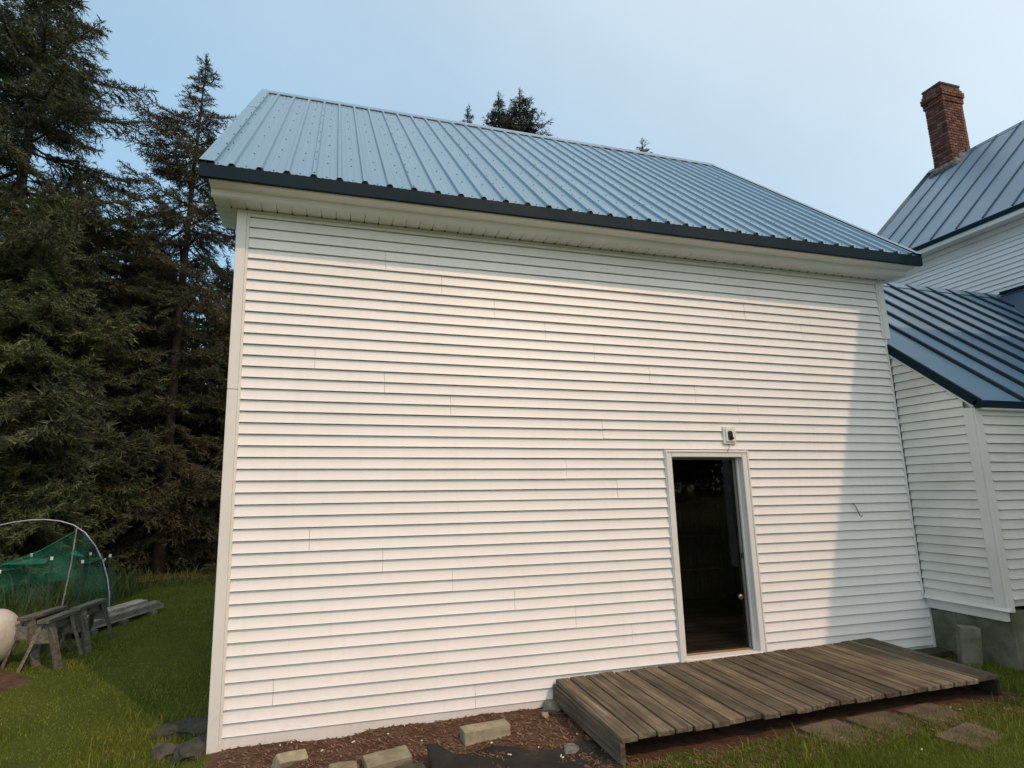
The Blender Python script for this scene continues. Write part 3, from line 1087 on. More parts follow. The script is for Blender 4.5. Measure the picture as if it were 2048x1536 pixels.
# roof pans: one per seam bay, each ends at the valley on the right
SEAM = .485
xs = [EX0 - .03] + [8.345 + SEAM * k for k in range(10)] + [EX1]
for i in range(len(xs) - 1):
    x0, x1 = xs[i], xs[i + 1]
    low = lambda x: ELY + max(0.0, (x - 10.48))          # valley: roof starts higher towards the house
    mb = MB()
    f3 = lambda x, y, h=0.0: Vector((x, y, ELZ + (y - ELY))) + nv * h
    y0a, y0b = low(x0), low(x1)
    if x1 > 12.9: y0b = min(y0b, ERY - .02)
    mb.poly([f3(x0, y0a), f3(x1, y0b), f3(x1, ERY), f3(x0, ERY)])
    mb.poly([f3(x0, y0a, -.012), f3(x1, y0b, -.012), f3(x1, ERY, -.012), f3(x0, ERY, -.012)])
    # raised seam on the right edge, rib-side shade painted into its blue
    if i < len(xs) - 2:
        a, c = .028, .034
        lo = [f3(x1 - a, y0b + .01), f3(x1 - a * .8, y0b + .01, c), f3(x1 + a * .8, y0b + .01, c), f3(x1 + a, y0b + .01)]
        MB().prism(lo, f3(x1, ERY) - f3(x1, y0b + .01)).build("seam_rib", M['seam'], ell)
    mb.build("roof_pan", M['ell_roof'], ell, fix=True)
MB().strip([(EX0 - .03, 2 * ERY - ELY, ELZ), (EX0 - .03, ERY, ERZ)], (EX1 - EX0 + .03, 0, 0)).build("back_roof_slope", M['ell_roof'], ell)
MB().prism([(EX0 - .03, ERY - .12, ERZ - .10), (EX0 - .03, ERY, ERZ + .035), (EX0 - .03, ERY + .12, ERZ - .10)], (EX1 - EX0 + .03, 0, 0)).build("ridge_cap", M['ell_roof'], ell)
MB().box(BW + .02, 13.0, 4.1, 4.2, .2, ELZ).build("back_wall", M['ell_siding'], ell)
# flared skirt and concrete foundation under the side wall
mb = MB()
ya, yb = EFY - .045, -.03
mb.prism([(EX0 - .020, ya, .800), (EX0 - .050, ya, .772), (EX0 - .047, ya, .765), (EX0 + .02, ya, .79)], (0, yb - ya, 0))
mb.build("water_table", M['ell_trim'], ell)
mb = MB()
mb.prism([(EX0 + .002, EFY + .02, .66), (EX0 + .002, EFY + .02, .762), (EX0 + .05, EFY + .02, .762), (EX0 + .05, EFY + .02, .66)], (0, -.03 - EFY - .02, 0))
mb.build("sill_board", M['ell_trim'], ell)
fd = MB()
fd.cbox(EX0 + .052, EX0 + .30, EFY - .0, -.28, .02, .76, .006)
fd.build("foundation", M['concrete'], ell)
MB().cbox(EX0 + .062, EX0 + .32, -.277, .0, .02, .759, .006).build("foundation", M['concrete'], ell)
MB().box(EX0 + .35, 10.5, .4, .5, 0, .8).build("crawlspace_back", M['stone'], ell)
MB().box(EX0 + .31, 10.5, EFY + .02, .45, .785, .799).build("floor_deck", M['deck_dark'], ell)
fp = MB()
fp.prism([(8.02, EFY - .03, .835), (8.02, EFY - .12, .76), (8.02, EFY - .118, .752), (8.02, EFY - .02, .82)], (2.3, 0, 0))
fp.build("loose_flashing", M['white'], ell)

# ------------------------------------------------------------------ main house
HX, HEX, HEZ = 13.1, 12.75, 7.03
HRX, HRZ = 16.27, 10.36
HY1, HY0 = 4.30, -7.0
house = empty("farmhouse", (16, -1, .3), "white farmhouse with steep blue seamed metal roof and a tall chimney", "house")
MB().box(HX + .031, HX + .12, HY0 + .3, HY1 - .3, .2, 6.99).build("side_wall", M['ell_trim'], house)
mb = MB()
mb.prism([(HX + .12, HY1 - .42, .2), (2 * HRX - HX, HY1 - .42, .2), (2 * HRX - HX, HY1 - .42, 6.95), (HRX, HY1 - .42, HRZ - .25), (HX + .12, HY1 - .42, 7.1)], (0, .12, 0))
mb.build("gable_wall", M['siding'], house)
mb = MB()
mb.prism([(HX + .12, HY0 + .30, .2), (2 * HRX - HX, HY0 + .30, .2), (2 * HRX - HX, HY0 + .30, 6.95), (HRX, HY0 + .30, HRZ - .25), (HX + .12, HY0 + .30, 7.1)], (0, .12, 0))
mb.build("gable_wall", M['siding'], house)
MB().box(2 * HRX - HX - .12, 2 * HRX - HX, HY0 + .43, HY1 - .43, .2, 6.95).build("back_wall", M['siding'], house)
SH = siding_mesh("house_siding", 2, M['siding'], 'y', 1)
z = 4.6
while z < 6.65:
    o = link("siding_panel", SH, house, (HX, -2.5, z))
    o.scale = (1, HY1 - .3 + 2.5, 1)
    z += 2 * LAP
MB().cbox(HX - .03, HX - .001, HY0 + .3, HY1 - .31, 6.60, 6.86, .004).build("frieze_board", M['ell_trim'], house)
MB().cbox(HX - .075, HX - .0315, HY0 + .3, HY1 - .31, 6.76, 6.86, .01).build("bed_moulding", M['ell_trim'], house)
MB().cbox(HEX + .045, HX + .02, HY0 + .05, HY1 - .05, 6.862, 6.885, .003).build("eave_soffit", M['ell_trim'], house)
MB().cbox(HEX + .015, HEX + .044, HY0 + .05, HY1 - .05, 6.85, 6.955, .004).build("fascia", M['ell_trim'], house)
MB().cbox(HEX - .006, HEX + .013, HY0, HY1, 6.935, HEZ - .002, .003).build("eave_trim", M['roof_dark'], house)
# roof pans
HT = math.atan2(HRZ - HEZ, HRX - HEX)
HL = math.hypot(HRZ - HEZ, HRX - HEX)
hv = Vector((math.cos(HT), 0, math.sin(HT)))
hn = Vector((-math.sin(HT), 0, math.cos(HT)))
HS = .445
mb = MB()
mb.prism([(0, 0, 0), (0, HS, 0), tuple(Vector((0, HS, 0)) - hn * .012), tuple(Vector((0, 0, 0)) - hn * .012)], hv * HL)
e0 = hv * .02
lo = [Vector((0, -.012, 0)) + e0, Vector((0, -.010, 0)) + hn * .024 + e0, Vector((0, .010, 0)) + hn * .024 + e0, Vector((0, .012, 0)) + e0]
hp = mb.mesh("house_roof_pan", M['house_roof'])
hs_ = MB().prism(lo, hv * (HL - .05)).mesh("house_seam", M['house_seam'])
y = 2.47 - HS * 21
while y < HY1 - .01:
    if y >= HY0 and y + HS <= HY1 + .2:
        link("roof_pan", hp, house, (HEX, y, HEZ))
        link("seam", hs_, house, (HEX, y + random.uniform(-.006, .006), HEZ + .001))
    y += HS
MB().strip([(2 * HRX - HEX, HY0, HEZ), (HRX, HY0, HRZ)], (0, HY1 - HY0, 0)).build("back_roof_slope", M['house_roof'], house)
MB().prism([(HRX - .10, HY0, HRZ - .085), (HRX, HY0, HRZ + .03), (HRX + .10, HY0, HRZ - .085)], (0, HY1 + .1 - HY0, 0)).build("ridge_cap", M['house_roof'], house)
mb = MB()
for yy in (HY1 + .09,):
    a = Vector((HEX, yy, HEZ))
    mb.prism([a + hn * .02, a + hn * -.11, a + hn * -.11 + Vector((0, .03, 0)), a + hn * .02 + Vector((0, .03, 0))], hv * HL)
mb.build("rake_trim", M['house_roof'], house)
# low side roof running along the house wall, meets the ell in a valley
MB().add([(HX, ERY, ERZ), (HX, EFY - .6, ERZ), (10.48 + .1, EFY - .6, ELZ + .1), (10.48, ELY, ELZ)], [(0, 1, 2, 3)]).build("porch_roof", M['porch_roof'], house)
MB().box(10.9, HX, EFY - .55, EFY - .45, .2, 3.3).build("porch_wall", M['ell_siding'], house)
MB().cbox(HX - .06, HX - .02, -2.0, ERY - .05, ERZ + .0, ERZ + .06, .004).build("porch_flashing", M['roof_dark'], house)

# front wing of the house, beyond the right edge of the picture; it shades the right end of the barn wall
WX, WY0, WY1 = 9.0, -5.0, -1.40
slope_z = lambda y: 6.0 + (y + 4.12)
WRY = -2.40
WRZ = slope_z(WRY)
pl = [(WX + .091, WY0 + .55, .2), (WX + .091, WY1, .2), (WX + .091, WY1, WRZ - (WY1 - WRY) - .18), (WX + .091, WRY, WRZ - .15), (WX + .091, WY0 + .55, slope_z(WY0 + .55) - .15)]
MB().prism(pl, (HX - WX - .091, 0, 0)).build("front_wing", M['siding'], house)
wsz = .35
while wsz < 6.6:
    lo_y = WY0 + .55 if wsz + 2 * LAP < slope_z(WY0 + .55) - .15 else WY0 + .55 + (wsz + 2 * LAP - slope_z(WY0 + .55) + .15)
    hi_y = WY1 if wsz + 2 * LAP < WRZ - (WY1 - WRY) - .2 else WRY + (WRZ - .2 - wsz - 2 * LAP)
    if hi_y - lo_y > .3:
        o = link("siding_panel", SH, house, (WX + .059, lo_y, wsz))
        o.scale = (1, hi_y - lo_y, 1)
    wsz += 2 * LAP
wr_ = MB()
wr_.prism([(WX, WY0, slope_z(WY0)), (WX, WRY, WRZ), (WX, WRY, WRZ - .12), (WX, WY0, slope_z(WY0) - .12)], (HX + 1.5 - WX, 0, 0))
wr_.prism([(WX, WY1 + .02, WRZ - (WY1 + .02 - WRY)), (WX, WRY + .001, WRZ), (WX, WRY + .001, WRZ - .12), (WX, WY1 + .02, WRZ - (WY1 + .02 - WRY) - .12)], (HX + 1.5 - WX, 0, 0))
wr_.build("front_wing_roof", M['house_roof'], house)

# --- chimney: bricks one by one on the two faces in view
CX0, CX1, CY0, CY1 = 15.91, 16.60, 3.655, 4.075
CZ0, CZ1 = 9.80, 12.36
chim = MB().box(CX0 + .012, CX1 - .012, CY0 + .012, CY1 - .012, CZ0 - .3, CZ1 - .02).build("chimney", M['mortar'], house)
BH, BJ = .064, .014
course = BH + BJ


def brick_mesh(lx, ly, lz):
    return MB().cbox(-lx / 2, lx / 2, -ly / 2, ly / 2, 0, lz, .004).mesh("brick", M['brick'])


bms = {}
ncs = int((CZ1 - CZ0) / course)
other = MB()
for c in range(ncs):
    z = CZ0 + c * course
    top = ncs - c
    ex = {6: .022, 5: .022, 4: .045, 3: .045, 2: .022, 1: .0}.get(top, 0.0)
    if c < 3: ex = 0
    x0, x1, y0, y1 = CX0 - ex, CX1 + ex, CY0 - ex, CY1 + ex
    off = .5 if c % 2 else 0.0
    nb = 3
    # west face (-x) and south face (-y)
    for face in ('w', 's', 'e', 'n'):
        lo, hi = (y0, y1) if face in 'we' else (x0, x1)
        if face in 'sn': lo, hi = lo + .098, hi - .098
        L_ = hi - lo
        nbk = 2 if face in 'we' else 3
        bl = L_ / nbk
        edges = [lo + bl * (i - (off * .98 if off else 0)) for i in range(nbk + 2)]
        for i in range(len(edges) - 1):
            a = max(lo, edges[i])
            c2 = min(hi, edges[i + 1])
            if c2 - a < .04: continue
            a += BJ / 2 if a > lo + .001 else 0
            c2 -= BJ / 2 if c2 < hi - .001 else 0
            j = random.uniform(-.005, .005)
            if face in 'ws':
                key = (face, round(c2 - a, 3))
                if key not in bms:
                    bms[key] = brick_mesh(.09, c2 - a, BH) if face == 'w' else brick_mesh(c2 - a, .09, BH)
                p = (x0 + .045 + j, (a + c2) / 2, z) if face == 'w' else ((a + c2) / 2, y0 + .045 + j, z)
                link("brick", bms[key], chim, p)
            elif face == 'e': other.box(x1 - .09, x1 + j, a, c2, z, z + BH)
            else: other.box(a, c2, y1 - .09, y1 + j, z, z + BH)
tag(other.build("bricks", M['brick'], chim), kind="stuff")
MB().cbox(CX0 - .01, CX1 + .01, CY0 - .01, CY1 + .01, CZ1 - .05, CZ1 + .01, .01).build("chimney_cap", M['mortar'], chim)
fl = MB()
for k in range(130):
    if k % 2:
        x = CX0 - random.uniform(-.02, .07)
        y = random.uniform(CY0 - .08, CY1 + .02)
    else:
        x = random.uniform(CX0 - .05, HRX - .02)
        y = CY0 - random.uniform(-.02, .07)
    zr = HEZ + (min(x, HRX) - HEX) * math.tan(HT)
    r = random.uniform(.06, .11)
    up_ = random.uniform(.02, .12)
    fl.tube([Vector((x, y, zr)) - hn * .03, Vector((x, y, zr)) + hn * .02, Vector((x + random.uniform(0, .05), y + random.uniform(0, .04), zr + up_)) + hn * .02], [r, r * .85, r * .4], 7)
tag(fl.build("roof_cement", M['flash'], house, smooth=True), kind="stuff")

# ------------------------------------------------------------------ deck at the door
deck = empty("wooden_deck", (4.85, -.6, .2), "low weathered wooden deck of planks in front of the barn door", "deck")
fx = [2.945, 3.087, 3.247, 3.399, 3.555, 3.715, 3.869, 4.026, 4.181, 4.341, 4.497, 4.645, 4.793, 4.957, 5.109, 5.272, 5.424, 5.58, 5.737, 5.885, 6.041, 6.193, 6.337, 6.484, 6.761]


def deck_z(x, y): return .318 + .0195 * (x - 2.96) + .022 * (y / 1.2)


for i in range(len(fx) - 1):
    a, c = fx[i] + .007, fx[i + 1] - .007
    ya = -1.2 + random.uniform(-.018, .012)
    yb = -.040 + random.uniform(-.018, .012)
    if i >= 22: yb = -.03
    xb_a, xb_c = a + .02, c + .02
    zt = [deck_z(a, ya), deck_z(c, ya), deck_z(c, yb), deck_z(a, yb)]
    dz = random.uniform(-.002, .002)
    tw = random.uniform(-.001, .001)
    bm = bmesh.new()
    tp = [(a, ya, zt[0] + dz + tw), (c, ya, zt[1] + dz - tw), (xb_c, yb, zt[2] + dz), (xb_a, yb, zt[3] + dz)]
    vs = [bm.verts.new((x, y, z - .038)) for x, y, z in tp] + [bm.verts.new(p) for p in tp]
    for q in ((0, 3, 2, 1), (4, 5, 6, 7), (0, 1, 5, 4), (1, 2, 6, 5), (2, 3, 7, 6), (3, 0, 4, 7)): bm.faces.new([vs[t] for t in q])
    bmesh.ops.bevel(bm, geom=list(bm.edges), offset=.0035, segments=1, affect='EDGES')
    bm.verts.index_update()
    mb = MB()
    mb.add([v.co[:] for v in bm.verts], [[v.index for v in f.verts] for f in bm.faces])
    bm.free()
    mb.build("board", M['deck'], deck)
for x in (2.955, 4.2, 5.5, 6.70):
    edge = x in (2.955, 6.70)
    y0 = -1.205 if edge else -1.0
    za, zb_ = deck_z(x, y0) - .041, deck_z(x, -.05) - .041
    hgt = .142 if edge else .10
    mb = MB()
    mb.prism([(x - (.018 if x == 2.955 else 0), y0, za - hgt), (x - (.018 if x == 2.955 else 0), -.05, zb_ - hgt), (x - (.018 if x == 2.955 else 0), -.05, zb_), (x - (.018 if x == 2.955 else 0), y0, za)], (.038, 0, 0))
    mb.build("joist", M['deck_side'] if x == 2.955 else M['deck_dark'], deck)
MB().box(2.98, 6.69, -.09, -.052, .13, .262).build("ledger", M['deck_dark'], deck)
nl = MB()
for i in range(len(fx) - 1):
    for yy in (-1.12, -.62, -.12):
        for fr_ in (.25, .75):
            x = fx[i] + (fx[i + 1] - fx[i]) * fr_ + random.uniform(-.01, .01) + .02 * (yy + 1.2) / 1.2
            y = yy + random.uniform(-.015, .015)
            z = deck_z(x, y) + .0035
            nl.poly([(x + .0055 * math.cos(q * math.pi / 3), y + .0055 * math.sin(q * math.pi / 3), z) for q in range(6)])
tag(nl.build("nail_heads", M['rust'], deck), kind="stuff")

# ------------------------------------------------------------------ debris by the wall
def ground_at(x, y): return gz(x, y)


def slab(name, x, y, rz, lx, ly, lz, mat, label, cat, tilt=(0, 0), sink=.01, chips=True, group=None):
    bm = bmesh.new()
    bmesh.ops.create_cube(bm, size=1.0, matrix=Matrix.Diagonal((lx, ly, lz, 1)))
    bmesh.ops.subdivide_edges(bm, edges=list(bm.edges), cuts=2, use_grid_fill=True)
    bmesh.ops.bevel(bm, geom=[e for e in bm.edges if e.calc_face_angle(0) > 1], offset=.006, segments=1, affect='EDGES')
    for v_ in bm.verts: v_.co += Vector((random.uniform(-1, 1), random.uniform(-1, 1), random.uniform(-1, 1))) * .0028
    for v_ in bm.verts: v_.co.z += lz / 2
    me = bpy.data.meshes.new(name)
    bm.to_mesh(me)
    bm.free()
    me.materials.append(mat)
    o = link(name, me, None, (x, y, ground_at(x, y) - sink))
    o.rotation_euler = (tilt[0], tilt[1], rz)
    return tag(o, label, cat, group)


slab("concrete_brick", 2.16, -.44, .10, .40, .12, .11, M['block'], "upright greenish concrete brick on the soil by the barn wall", "brick", (0, 0), .012)
slab("flat_block", 1.345, -.60, .16, .34, .17, .09, M['block'], "pale flat concrete block half in the soil at the bottom edge", "block", (.05, -.03), .03)
slab("small_block", 1.02, -.62, .05, .20, .10, .075, M['block'], "small brown block beside the pale flat block", "block", (0, .04), .028)
slab("tilted_block", .62, -.36, .55, .24, .09, .11, M['block'], "tilted concrete block near the barn's left corner", "block", (.5, .15), .045)
slab("bottom_stone", 1.50, -.80, .3, .20, .14, .06, M['stone'], "dark stone at the very bottom beside the black fabric", "stone", (.05, .1), .02)


def rock(name, x, y, rx, ry, rz, mat, label, cat, seed, yaw_=0.0, sink=.3, group=None):
    bm = bmesh.new()
    bmesh.ops.create_icosphere(bm, subdivisions=4, radius=1)
    r = random.Random(seed)
    dirs = [Vector((r.gauss(0, 1), r.gauss(0, 1), r.gauss(0, 1))).normalized() for _ in range(14)]
    offs = [r.uniform(.55, .9) for _ in dirs]
    for v_ in bm.verts:
        for d, o_ in zip(dirs, offs):
            t = v_.co.dot(d) - o_
            if t > 0: v_.co -= d * t * .92
        v_.co *= 1 + .10 * mnoise.noise(v_.co * 2.3 + Vector((seed, 0, 0))) + .05 * mnoise.noise(v_.co * 6 + Vector((0, seed, 0)))
        v_.co = Vector((v_.co.x * rx, v_.co.y * ry, v_.co.z * rz))
    me = bpy.data.meshes.new(name)
    bm.to_mesh(me)
    bm.free()
    me.materials.append(mat)
    o = link(name, me, None, (x, y, ground_at(x, y) + rz * (1 - sink) - rz * .45))
    o.rotation_euler = (0, 0, yaw_)
    return tag(o, label, cat, group)


rock("fieldstone", -.22, .60, .34, .24, .10, M['stone'], "flat dark fieldstone in the grass behind the barn's left corner", "stone", 1, .4, .75)
rock("fieldstone", -.10, .06, .24, .17, .10, M['stone'], "dark fieldstone at the foot of the barn's left corner post", "stone", 2, .9, .7)
rock("fieldstone", -.36, .20, .15, .12, .08, M['stone'], "small fieldstone left of the corner-post stone", "stone", 3, 2., .75)
rock("pink_shell", 2.78, -.20, .06, .04, .035, M['block'], "pinkish shell-like stone on the soil next to the deck", "stone", 5, 1.1, .2)
rock("footing_stone", 2.90, -.10, .10, .09, .09, M['concrete'], "grey footing stone in the angle between deck and wall", "stone", 6, 1.1, .3)
rock("grey_chip", 2.72, -.86, .10, .06, .04, M['flash'], "flat grey stone chip lying on the black fabric", "stone", 8, .3, .2)

# landscape fabric with a curled-up edge
gxs = np.linspace(1.62, 2.95, 48)
gys = np.linspace(-1.25, -.58, 26)
FX, FY = np.meshgrid(gxs, gys)
edge = FY - (-.72 + .10 * np.sin(FX * 4.1) + .06 * np.sin(FX * 9.3))
cut = np.clip(edge, None, 0)
FYc = np.where(edge > 0, FY - edge, FY)
FZ = g_z(FX, FYc) + .012 + .012 * fbm(FX * 4, FYc * 4, 31) + .01 * np.abs(fbm(FX * 9, FYc * 9, 32))
curl = np.exp(-((FX - 1.62 - .55 * (-FYc - .62)) / .15) ** 2)
FZ = FZ + .12 * curl * np.exp(-((FYc + .72) / .13) ** 2) + .05 * np.exp(-((FX - 2.55) / .1) ** 2) * np.exp(-((FYc + .80) / .08) ** 2)
vv = np.stack([FX.ravel(), FYc.ravel(), FZ.ravel()], 1)
n0, n1_ = len(gxs), len(gys)
ii, jj = np.meshgrid(np.arange(n0 - 1), np.arange(n1_ - 1))
q0 = (jj * n0 + ii).ravel()
org = vv.mean(0)
me = np_mesh("landscape_fabric", vv - org, np.stack([q0, q0 + 1, q0 + n0 + 1, q0 + n0], 1), M['fabric'], True)
o = link("landscape_fabric", me, None, tuple(org))
md = o.modifiers.new("thick", 'SOLIDIFY')
md.thickness = .004
tag(o, "torn black landscape fabric curling up from the soil left of the deck", "fabric")

# sunken pavers in front of the deck
for (x, y, rz, lx, ly, lab) in ((4.72, -1.36, .1, .42, .36, "sunken brown paver slab left-most in front of the deck"),
                                (5.22, -1.36, .05, .46, .36, "sunken brown paver slab second from left in front of the deck"),
                                (5.76, -1.34, .12, .44, .34, "cracked sunken paver slab nearest the right end of the deck"),
                                (5.52, -1.74, .2, .50, .26, "small mossy paver with pale crumbs in the grass before the deck")):
    slab("paver", x, y, rz, lx, ly, .05, M['paver'], lab, "paver", (0, 0), .036, group="sunken pavers before the deck")

# leaning slab and plank by the ell foundation
o = slab("leaning_slab", 7.46, -.52, -.60, .17, .10, .43, M['concrete'], "mossy concrete slab standing against the foundation at the right", "slab", (.06, .05), .02)
mb = MB()
mb.bar((6.88, -.14, gz(6.9, -.1) + .05), (7.62, -.20, gz(7.6, -.2) + .05), .16, .04)
tag(mb.build("grey_plank", M['deck_dark']), "dark plank lying between the deck and the foundation", "plank")
mb = MB()
mb.bar((6.90, -.34, gz(6.9, -.3) + .03), (7.40, -.40, gz(7.4, -.4) + .03), .10, .035)
tag(mb.build("grey_plank", M['deck_dark']), "short plank end beside the mossy standing slab", "plank")

# litter: chips, bark and leaf crumbs on the soil
lit_v, lit_f = [], []
cnt = 0
for k in range(5200):
    if random.random() < .75:
        x, y = random.uniform(.1, 3.1), random.uniform(-1.3, -.01)
    else:
        x, y = random.uniform(3.0, 6.8), random.uniform(-1.6, -1.2)
    z = gz(x, y) + .004
    a = random.uniform(0, math.pi)
    l, w = random.uniform(.006, .028), random.uniform(.002, .007)
    tz = random.uniform(-.005, .007)
    ca, sa = math.cos(a), math.sin(a)
    n = len(lit_v)
    lit_v += [(x - l * ca - w * sa, y - l * sa + w * ca, z), (x - l * ca + w * sa, y - l * sa - w * ca, z + .002), (x + l * ca + w * sa, y + l * sa - w * ca, z + tz + .005), (x + l * ca - w * sa, y + l * sa + w * ca, z + tz + .004)]
    lit_f.append((n, n + 1, n + 2, n + 3))
M['litter'] = m_leaf("bark_litter", [(0.2, (0.055, 0.031, 0.019)), (0.5, (0.135, 0.078, 0.050)), (0.75, (0.25, 0.165, 0.115)), (.88, (.34, .26, .20))], 30, .8, 0)
me = np_mesh("bark_litter", np.array(lit_v), np.array(lit_f), M['litter'])
tag(link("bark_litter", me), "brown bark and leaf crumbs scattered over the soil by the wall", "litter", kind="stuff")
cv, cf = [], []
for k in range(40):
    if random.random() < .75: x, y = random.uniform(.3, 3.0), random.uniform(-1.0, -.05)
    else: x, y = random.uniform(3, 6.4), random.uniform(-1.9, -1.25)
    z = gz(x, y) + .012
    a = random.uniform(0, math.pi)
    l, w = random.uniform(.004, .016), random.uniform(.003, .006)
    ca, sa = math.cos(a), math.sin(a)
    n = len(cv)
    for dz in (0, .007):
        cv += [(x - l * ca - w * sa, y - l * sa + w * ca, z + dz), (x - l * ca + w * sa, y - l * sa - w * ca, z + dz), (x + l * ca + w * sa, y + l * sa - w * ca, z + dz), (x + l * ca - w * sa, y + l * sa + w * ca, z + dz)]
    cf += [(n, n + 1, n + 2, n + 3), (n + 4, n + 5, n + 6, n + 7), (n, n + 1, n + 5, n + 4), (n + 1, n + 2, n + 6, n + 5), (n + 2, n + 3, n + 7, n + 6), (n + 3, n, n + 4, n + 7)]
M['chip'] = m_plain("paint_chip", (.62, .55, .47), .7)
tag(link("paint_chips", np_mesh("paint_chips", np.array(cv), np.array(cf), M['chip'])), "white paint chips sprinkled on the soil and grass", "chips", kind="stuff")

# ------------------------------------------------------------------ grass
def blades(n, x0, x1, y0, y1, hmin, hmax, wid, dens=None):
    x = rng.uniform(x0, x1, n)
    y = rng.uniform(y0, y1, n)
    keep = soil_mask(x, y) < .4 + .6 * (rng.random(n) < .5) * (y > 8)
    ins = (x > -.02) & (x < 7.8) & (y > -.02) & (y < 5.8)
    keep &= ~ins
    keep &= ~((x > 2.9) & (x < 6.8) & (y > -1.22) & (y < 0))
    if dens is not None: keep &= rng.random(n) < dens(x, y)
    x, y = x[keep], y[keep]
    n = len(x)
    z = g_z(x, y) - .006
    clump = .65 + .5 * np.clip(fbm(x * 1.7, y * 1.7, 41) + .5, 0, 1.2)
    h = rng.uniform(hmin, hmax, n) * clump
    a = rng.uniform(0, 2 * np.pi, n)
    ln = rng.uniform(.15, .75, n) * h
    la = rng.uniform(0, 2 * np.pi, n)
    w = wid * rng.uniform(.6, 1.3, n)
    ca, sa = np.cos(a) * w, np.sin(a) * w
    lx, ly = np.cos(la) * ln, np.sin(la) * ln
    p0 = np.stack([x - ca, y - sa, z], 1)
    p1 = np.stack([x + ca, y + sa, z], 1)
    p2 = np.stack([x + ca * .7 + lx * .4, y + sa * .7 + ly * .4, z + h * .62], 1)
    p3 = np.stack([x - ca * .7 + lx * .4, y - sa * .7 + ly * .4, z + h * .62], 1)
    p4 = np.stack([x + lx, y + ly, z + h * .95], 1)
    v_ = np.stack([p0, p1, p2, p3, p4], 1).reshape(-1, 3)
    i = np.arange(n) * 5
    f_ = np.concatenate([np.stack([i, i + 1, i + 2], 1), np.stack([i, i + 2, i + 3], 1), np.stack([i + 3, i + 2, i + 4], 1)])
    return v_, f_


def join(parts):
    vs, fs, n = [], [], 0
    for v_, f_ in parts:
        vs.append(v_)
        fs.append(f_ + n)
        n += len(v_)
    return np.concatenate(vs), np.concatenate(fs)


gv, gf = join([
    blades(80000, 2.6, 9.0, -3.0, -1.2, .022, .05, .0022),
    blades(9000, 6.8, 9.5, -1.3, -.1, .03, .07, .0025),
    blades(14000, -1.2, .9, -1.2, 1.0, .02, .055, .003),
    blades(90000, -6.5, .0, .2, 5.0, .016, .038, .004),
    blades(60000, -7.5, .3, 5.0, 9.6, .016, .04, .006),
    blades(2600, 2.9, 8.5, -1.9, -1.28, .05, .12, .003),
    blades(500, 7.0, 7.75, -.8, -.2, .06, .14, .003),
    blades(900, -1.0, .1, -.6, 1.2, .06, .13, .004),
])
tag(link("lawn_grass", np_mesh("lawn_grass", gv, gf, M['grass'])), "short mown lawn grass around the barn", "grass", kind="stuff")
wv, wf = join([
    blades(1500, -5.6, -2.9, 6.0, 8.4, .25, .75, .010),
    blades(500, -5.6, -3.2, 5.2, 6.0, .15, .45, .010),
    blades(2600, -7.5, -.2, 8.3, 11.5, .08, .34, .010),
])
tag(link("tall_weeds", np_mesh("tall_weeds", wv, wf, M['weed'])), "tall weeds and vegetable leaves growing inside the netted garden bed", "weeds", kind="stuff")

# ------------------------------------------------------------------ propane tank
tk = empty("propane_tank", (-3.6, 2.75, gz(-3.6, 2.75)), "weathered white propane tank with rounded end at the left edge", "tank")
R_ = .33
zc = gz(-3.3, 2.9) + R_ + .015
ax = Vector((-.985, -.10, 0)).normalized()
tip = Vector((-2.775, 3.06, zc))
prof_t = []
for q in range(0, 10):
    a_ = (math.pi / 2) * q / 9
    prof_t.append((R_ * .80 * (1 - math.cos(a_)), R_ * math.sin(a_)))
pts, rs = [], []
for d, r in prof_t:
    pts.append(tip + ax * d)
    rs.append(max(r, .002))
for d in (.9, 1.6, 2.1):
    pts.append(tip + ax * d)
    rs.append(R_)
for d, r in prof_t[::-1]:
    pts.append(tip + ax * (2.1 + .31 * 1.0 + R_ * .8 - d - .31))
    rs.append(max(r, .002))
MB().tube(pts, rs, 36).build("shell", M['tank'], tk, smooth=True)
for d in (.55, 1.75):
    c = tip + ax * d
    MB().box(c.x - .05, c.x + .05, c.y - .28, c.y + .28, gz(c.x, c.y) - .02, zc - R_ * .72).build("saddle", M['concrete'], tk)
MB().tube([tip + ax * 1.2 + Vector((0, 0, R_ - .02)), tip + ax * 1.2 + Vector((0, 0, R_ + .12))], [.14, .13], 18).build("valve_dome", M['tank'], tk, smooth=False)

# ------------------------------------------------------------------ sawhorses
def sawhorse(a, b, top, label, seed):
    r = random.Random(seed)
    a, b = Vector(a), Vector(b)
    mid = (a + b) / 2
    t = (b - a).normalized()
    s = Vector((t.y, -t.x, 0))
    sh = empty("sawhorse", (mid.x, mid.y, gz(mid.x, mid.y)), label, "sawhorse", "weathered sawhorses on the lawn")
    za = Vector((0, 0, top))
    MB().bar(a - t * .08 + za, b + t * .08 + za, .13, .038).build("top_board", M['darkgreywood'], sh)
    MB().bar(a - t * .03 + za - Vector((0, 0, .075)), b + t * .03 + za - Vector((0, 0, .075)), .04, .11).build("beam", M['darkgreywood'], sh)
    for e, d in ((a, -1), (b, 1)):
        for sd_ in (-1, 1):
            hd = e + s * sd_ * .045 + Vector((0, 0, top - .03))
            ft = e + s * sd_ * (.20 + r.uniform(-.02, .02)) + t * d * .06
            ft.z = gz(ft.x, ft.y) - .01
            MB().bar(hd, ft, .085, .032, 0).build("leg", M['darkgreywood'], sh)
        gm = e + t * d * .028
        MB().prism([gm - s * .085 + Vector((0, 0, top - .09)), gm + s * .085 + Vector((0, 0, top - .09)), gm + s * .145 + Vector((0, 0, top - .25)), gm - s * .145 + Vector((0, 0, top - .25))], t * d * .016).build("gusset", M['darkgreywood'], sh)
    return sh


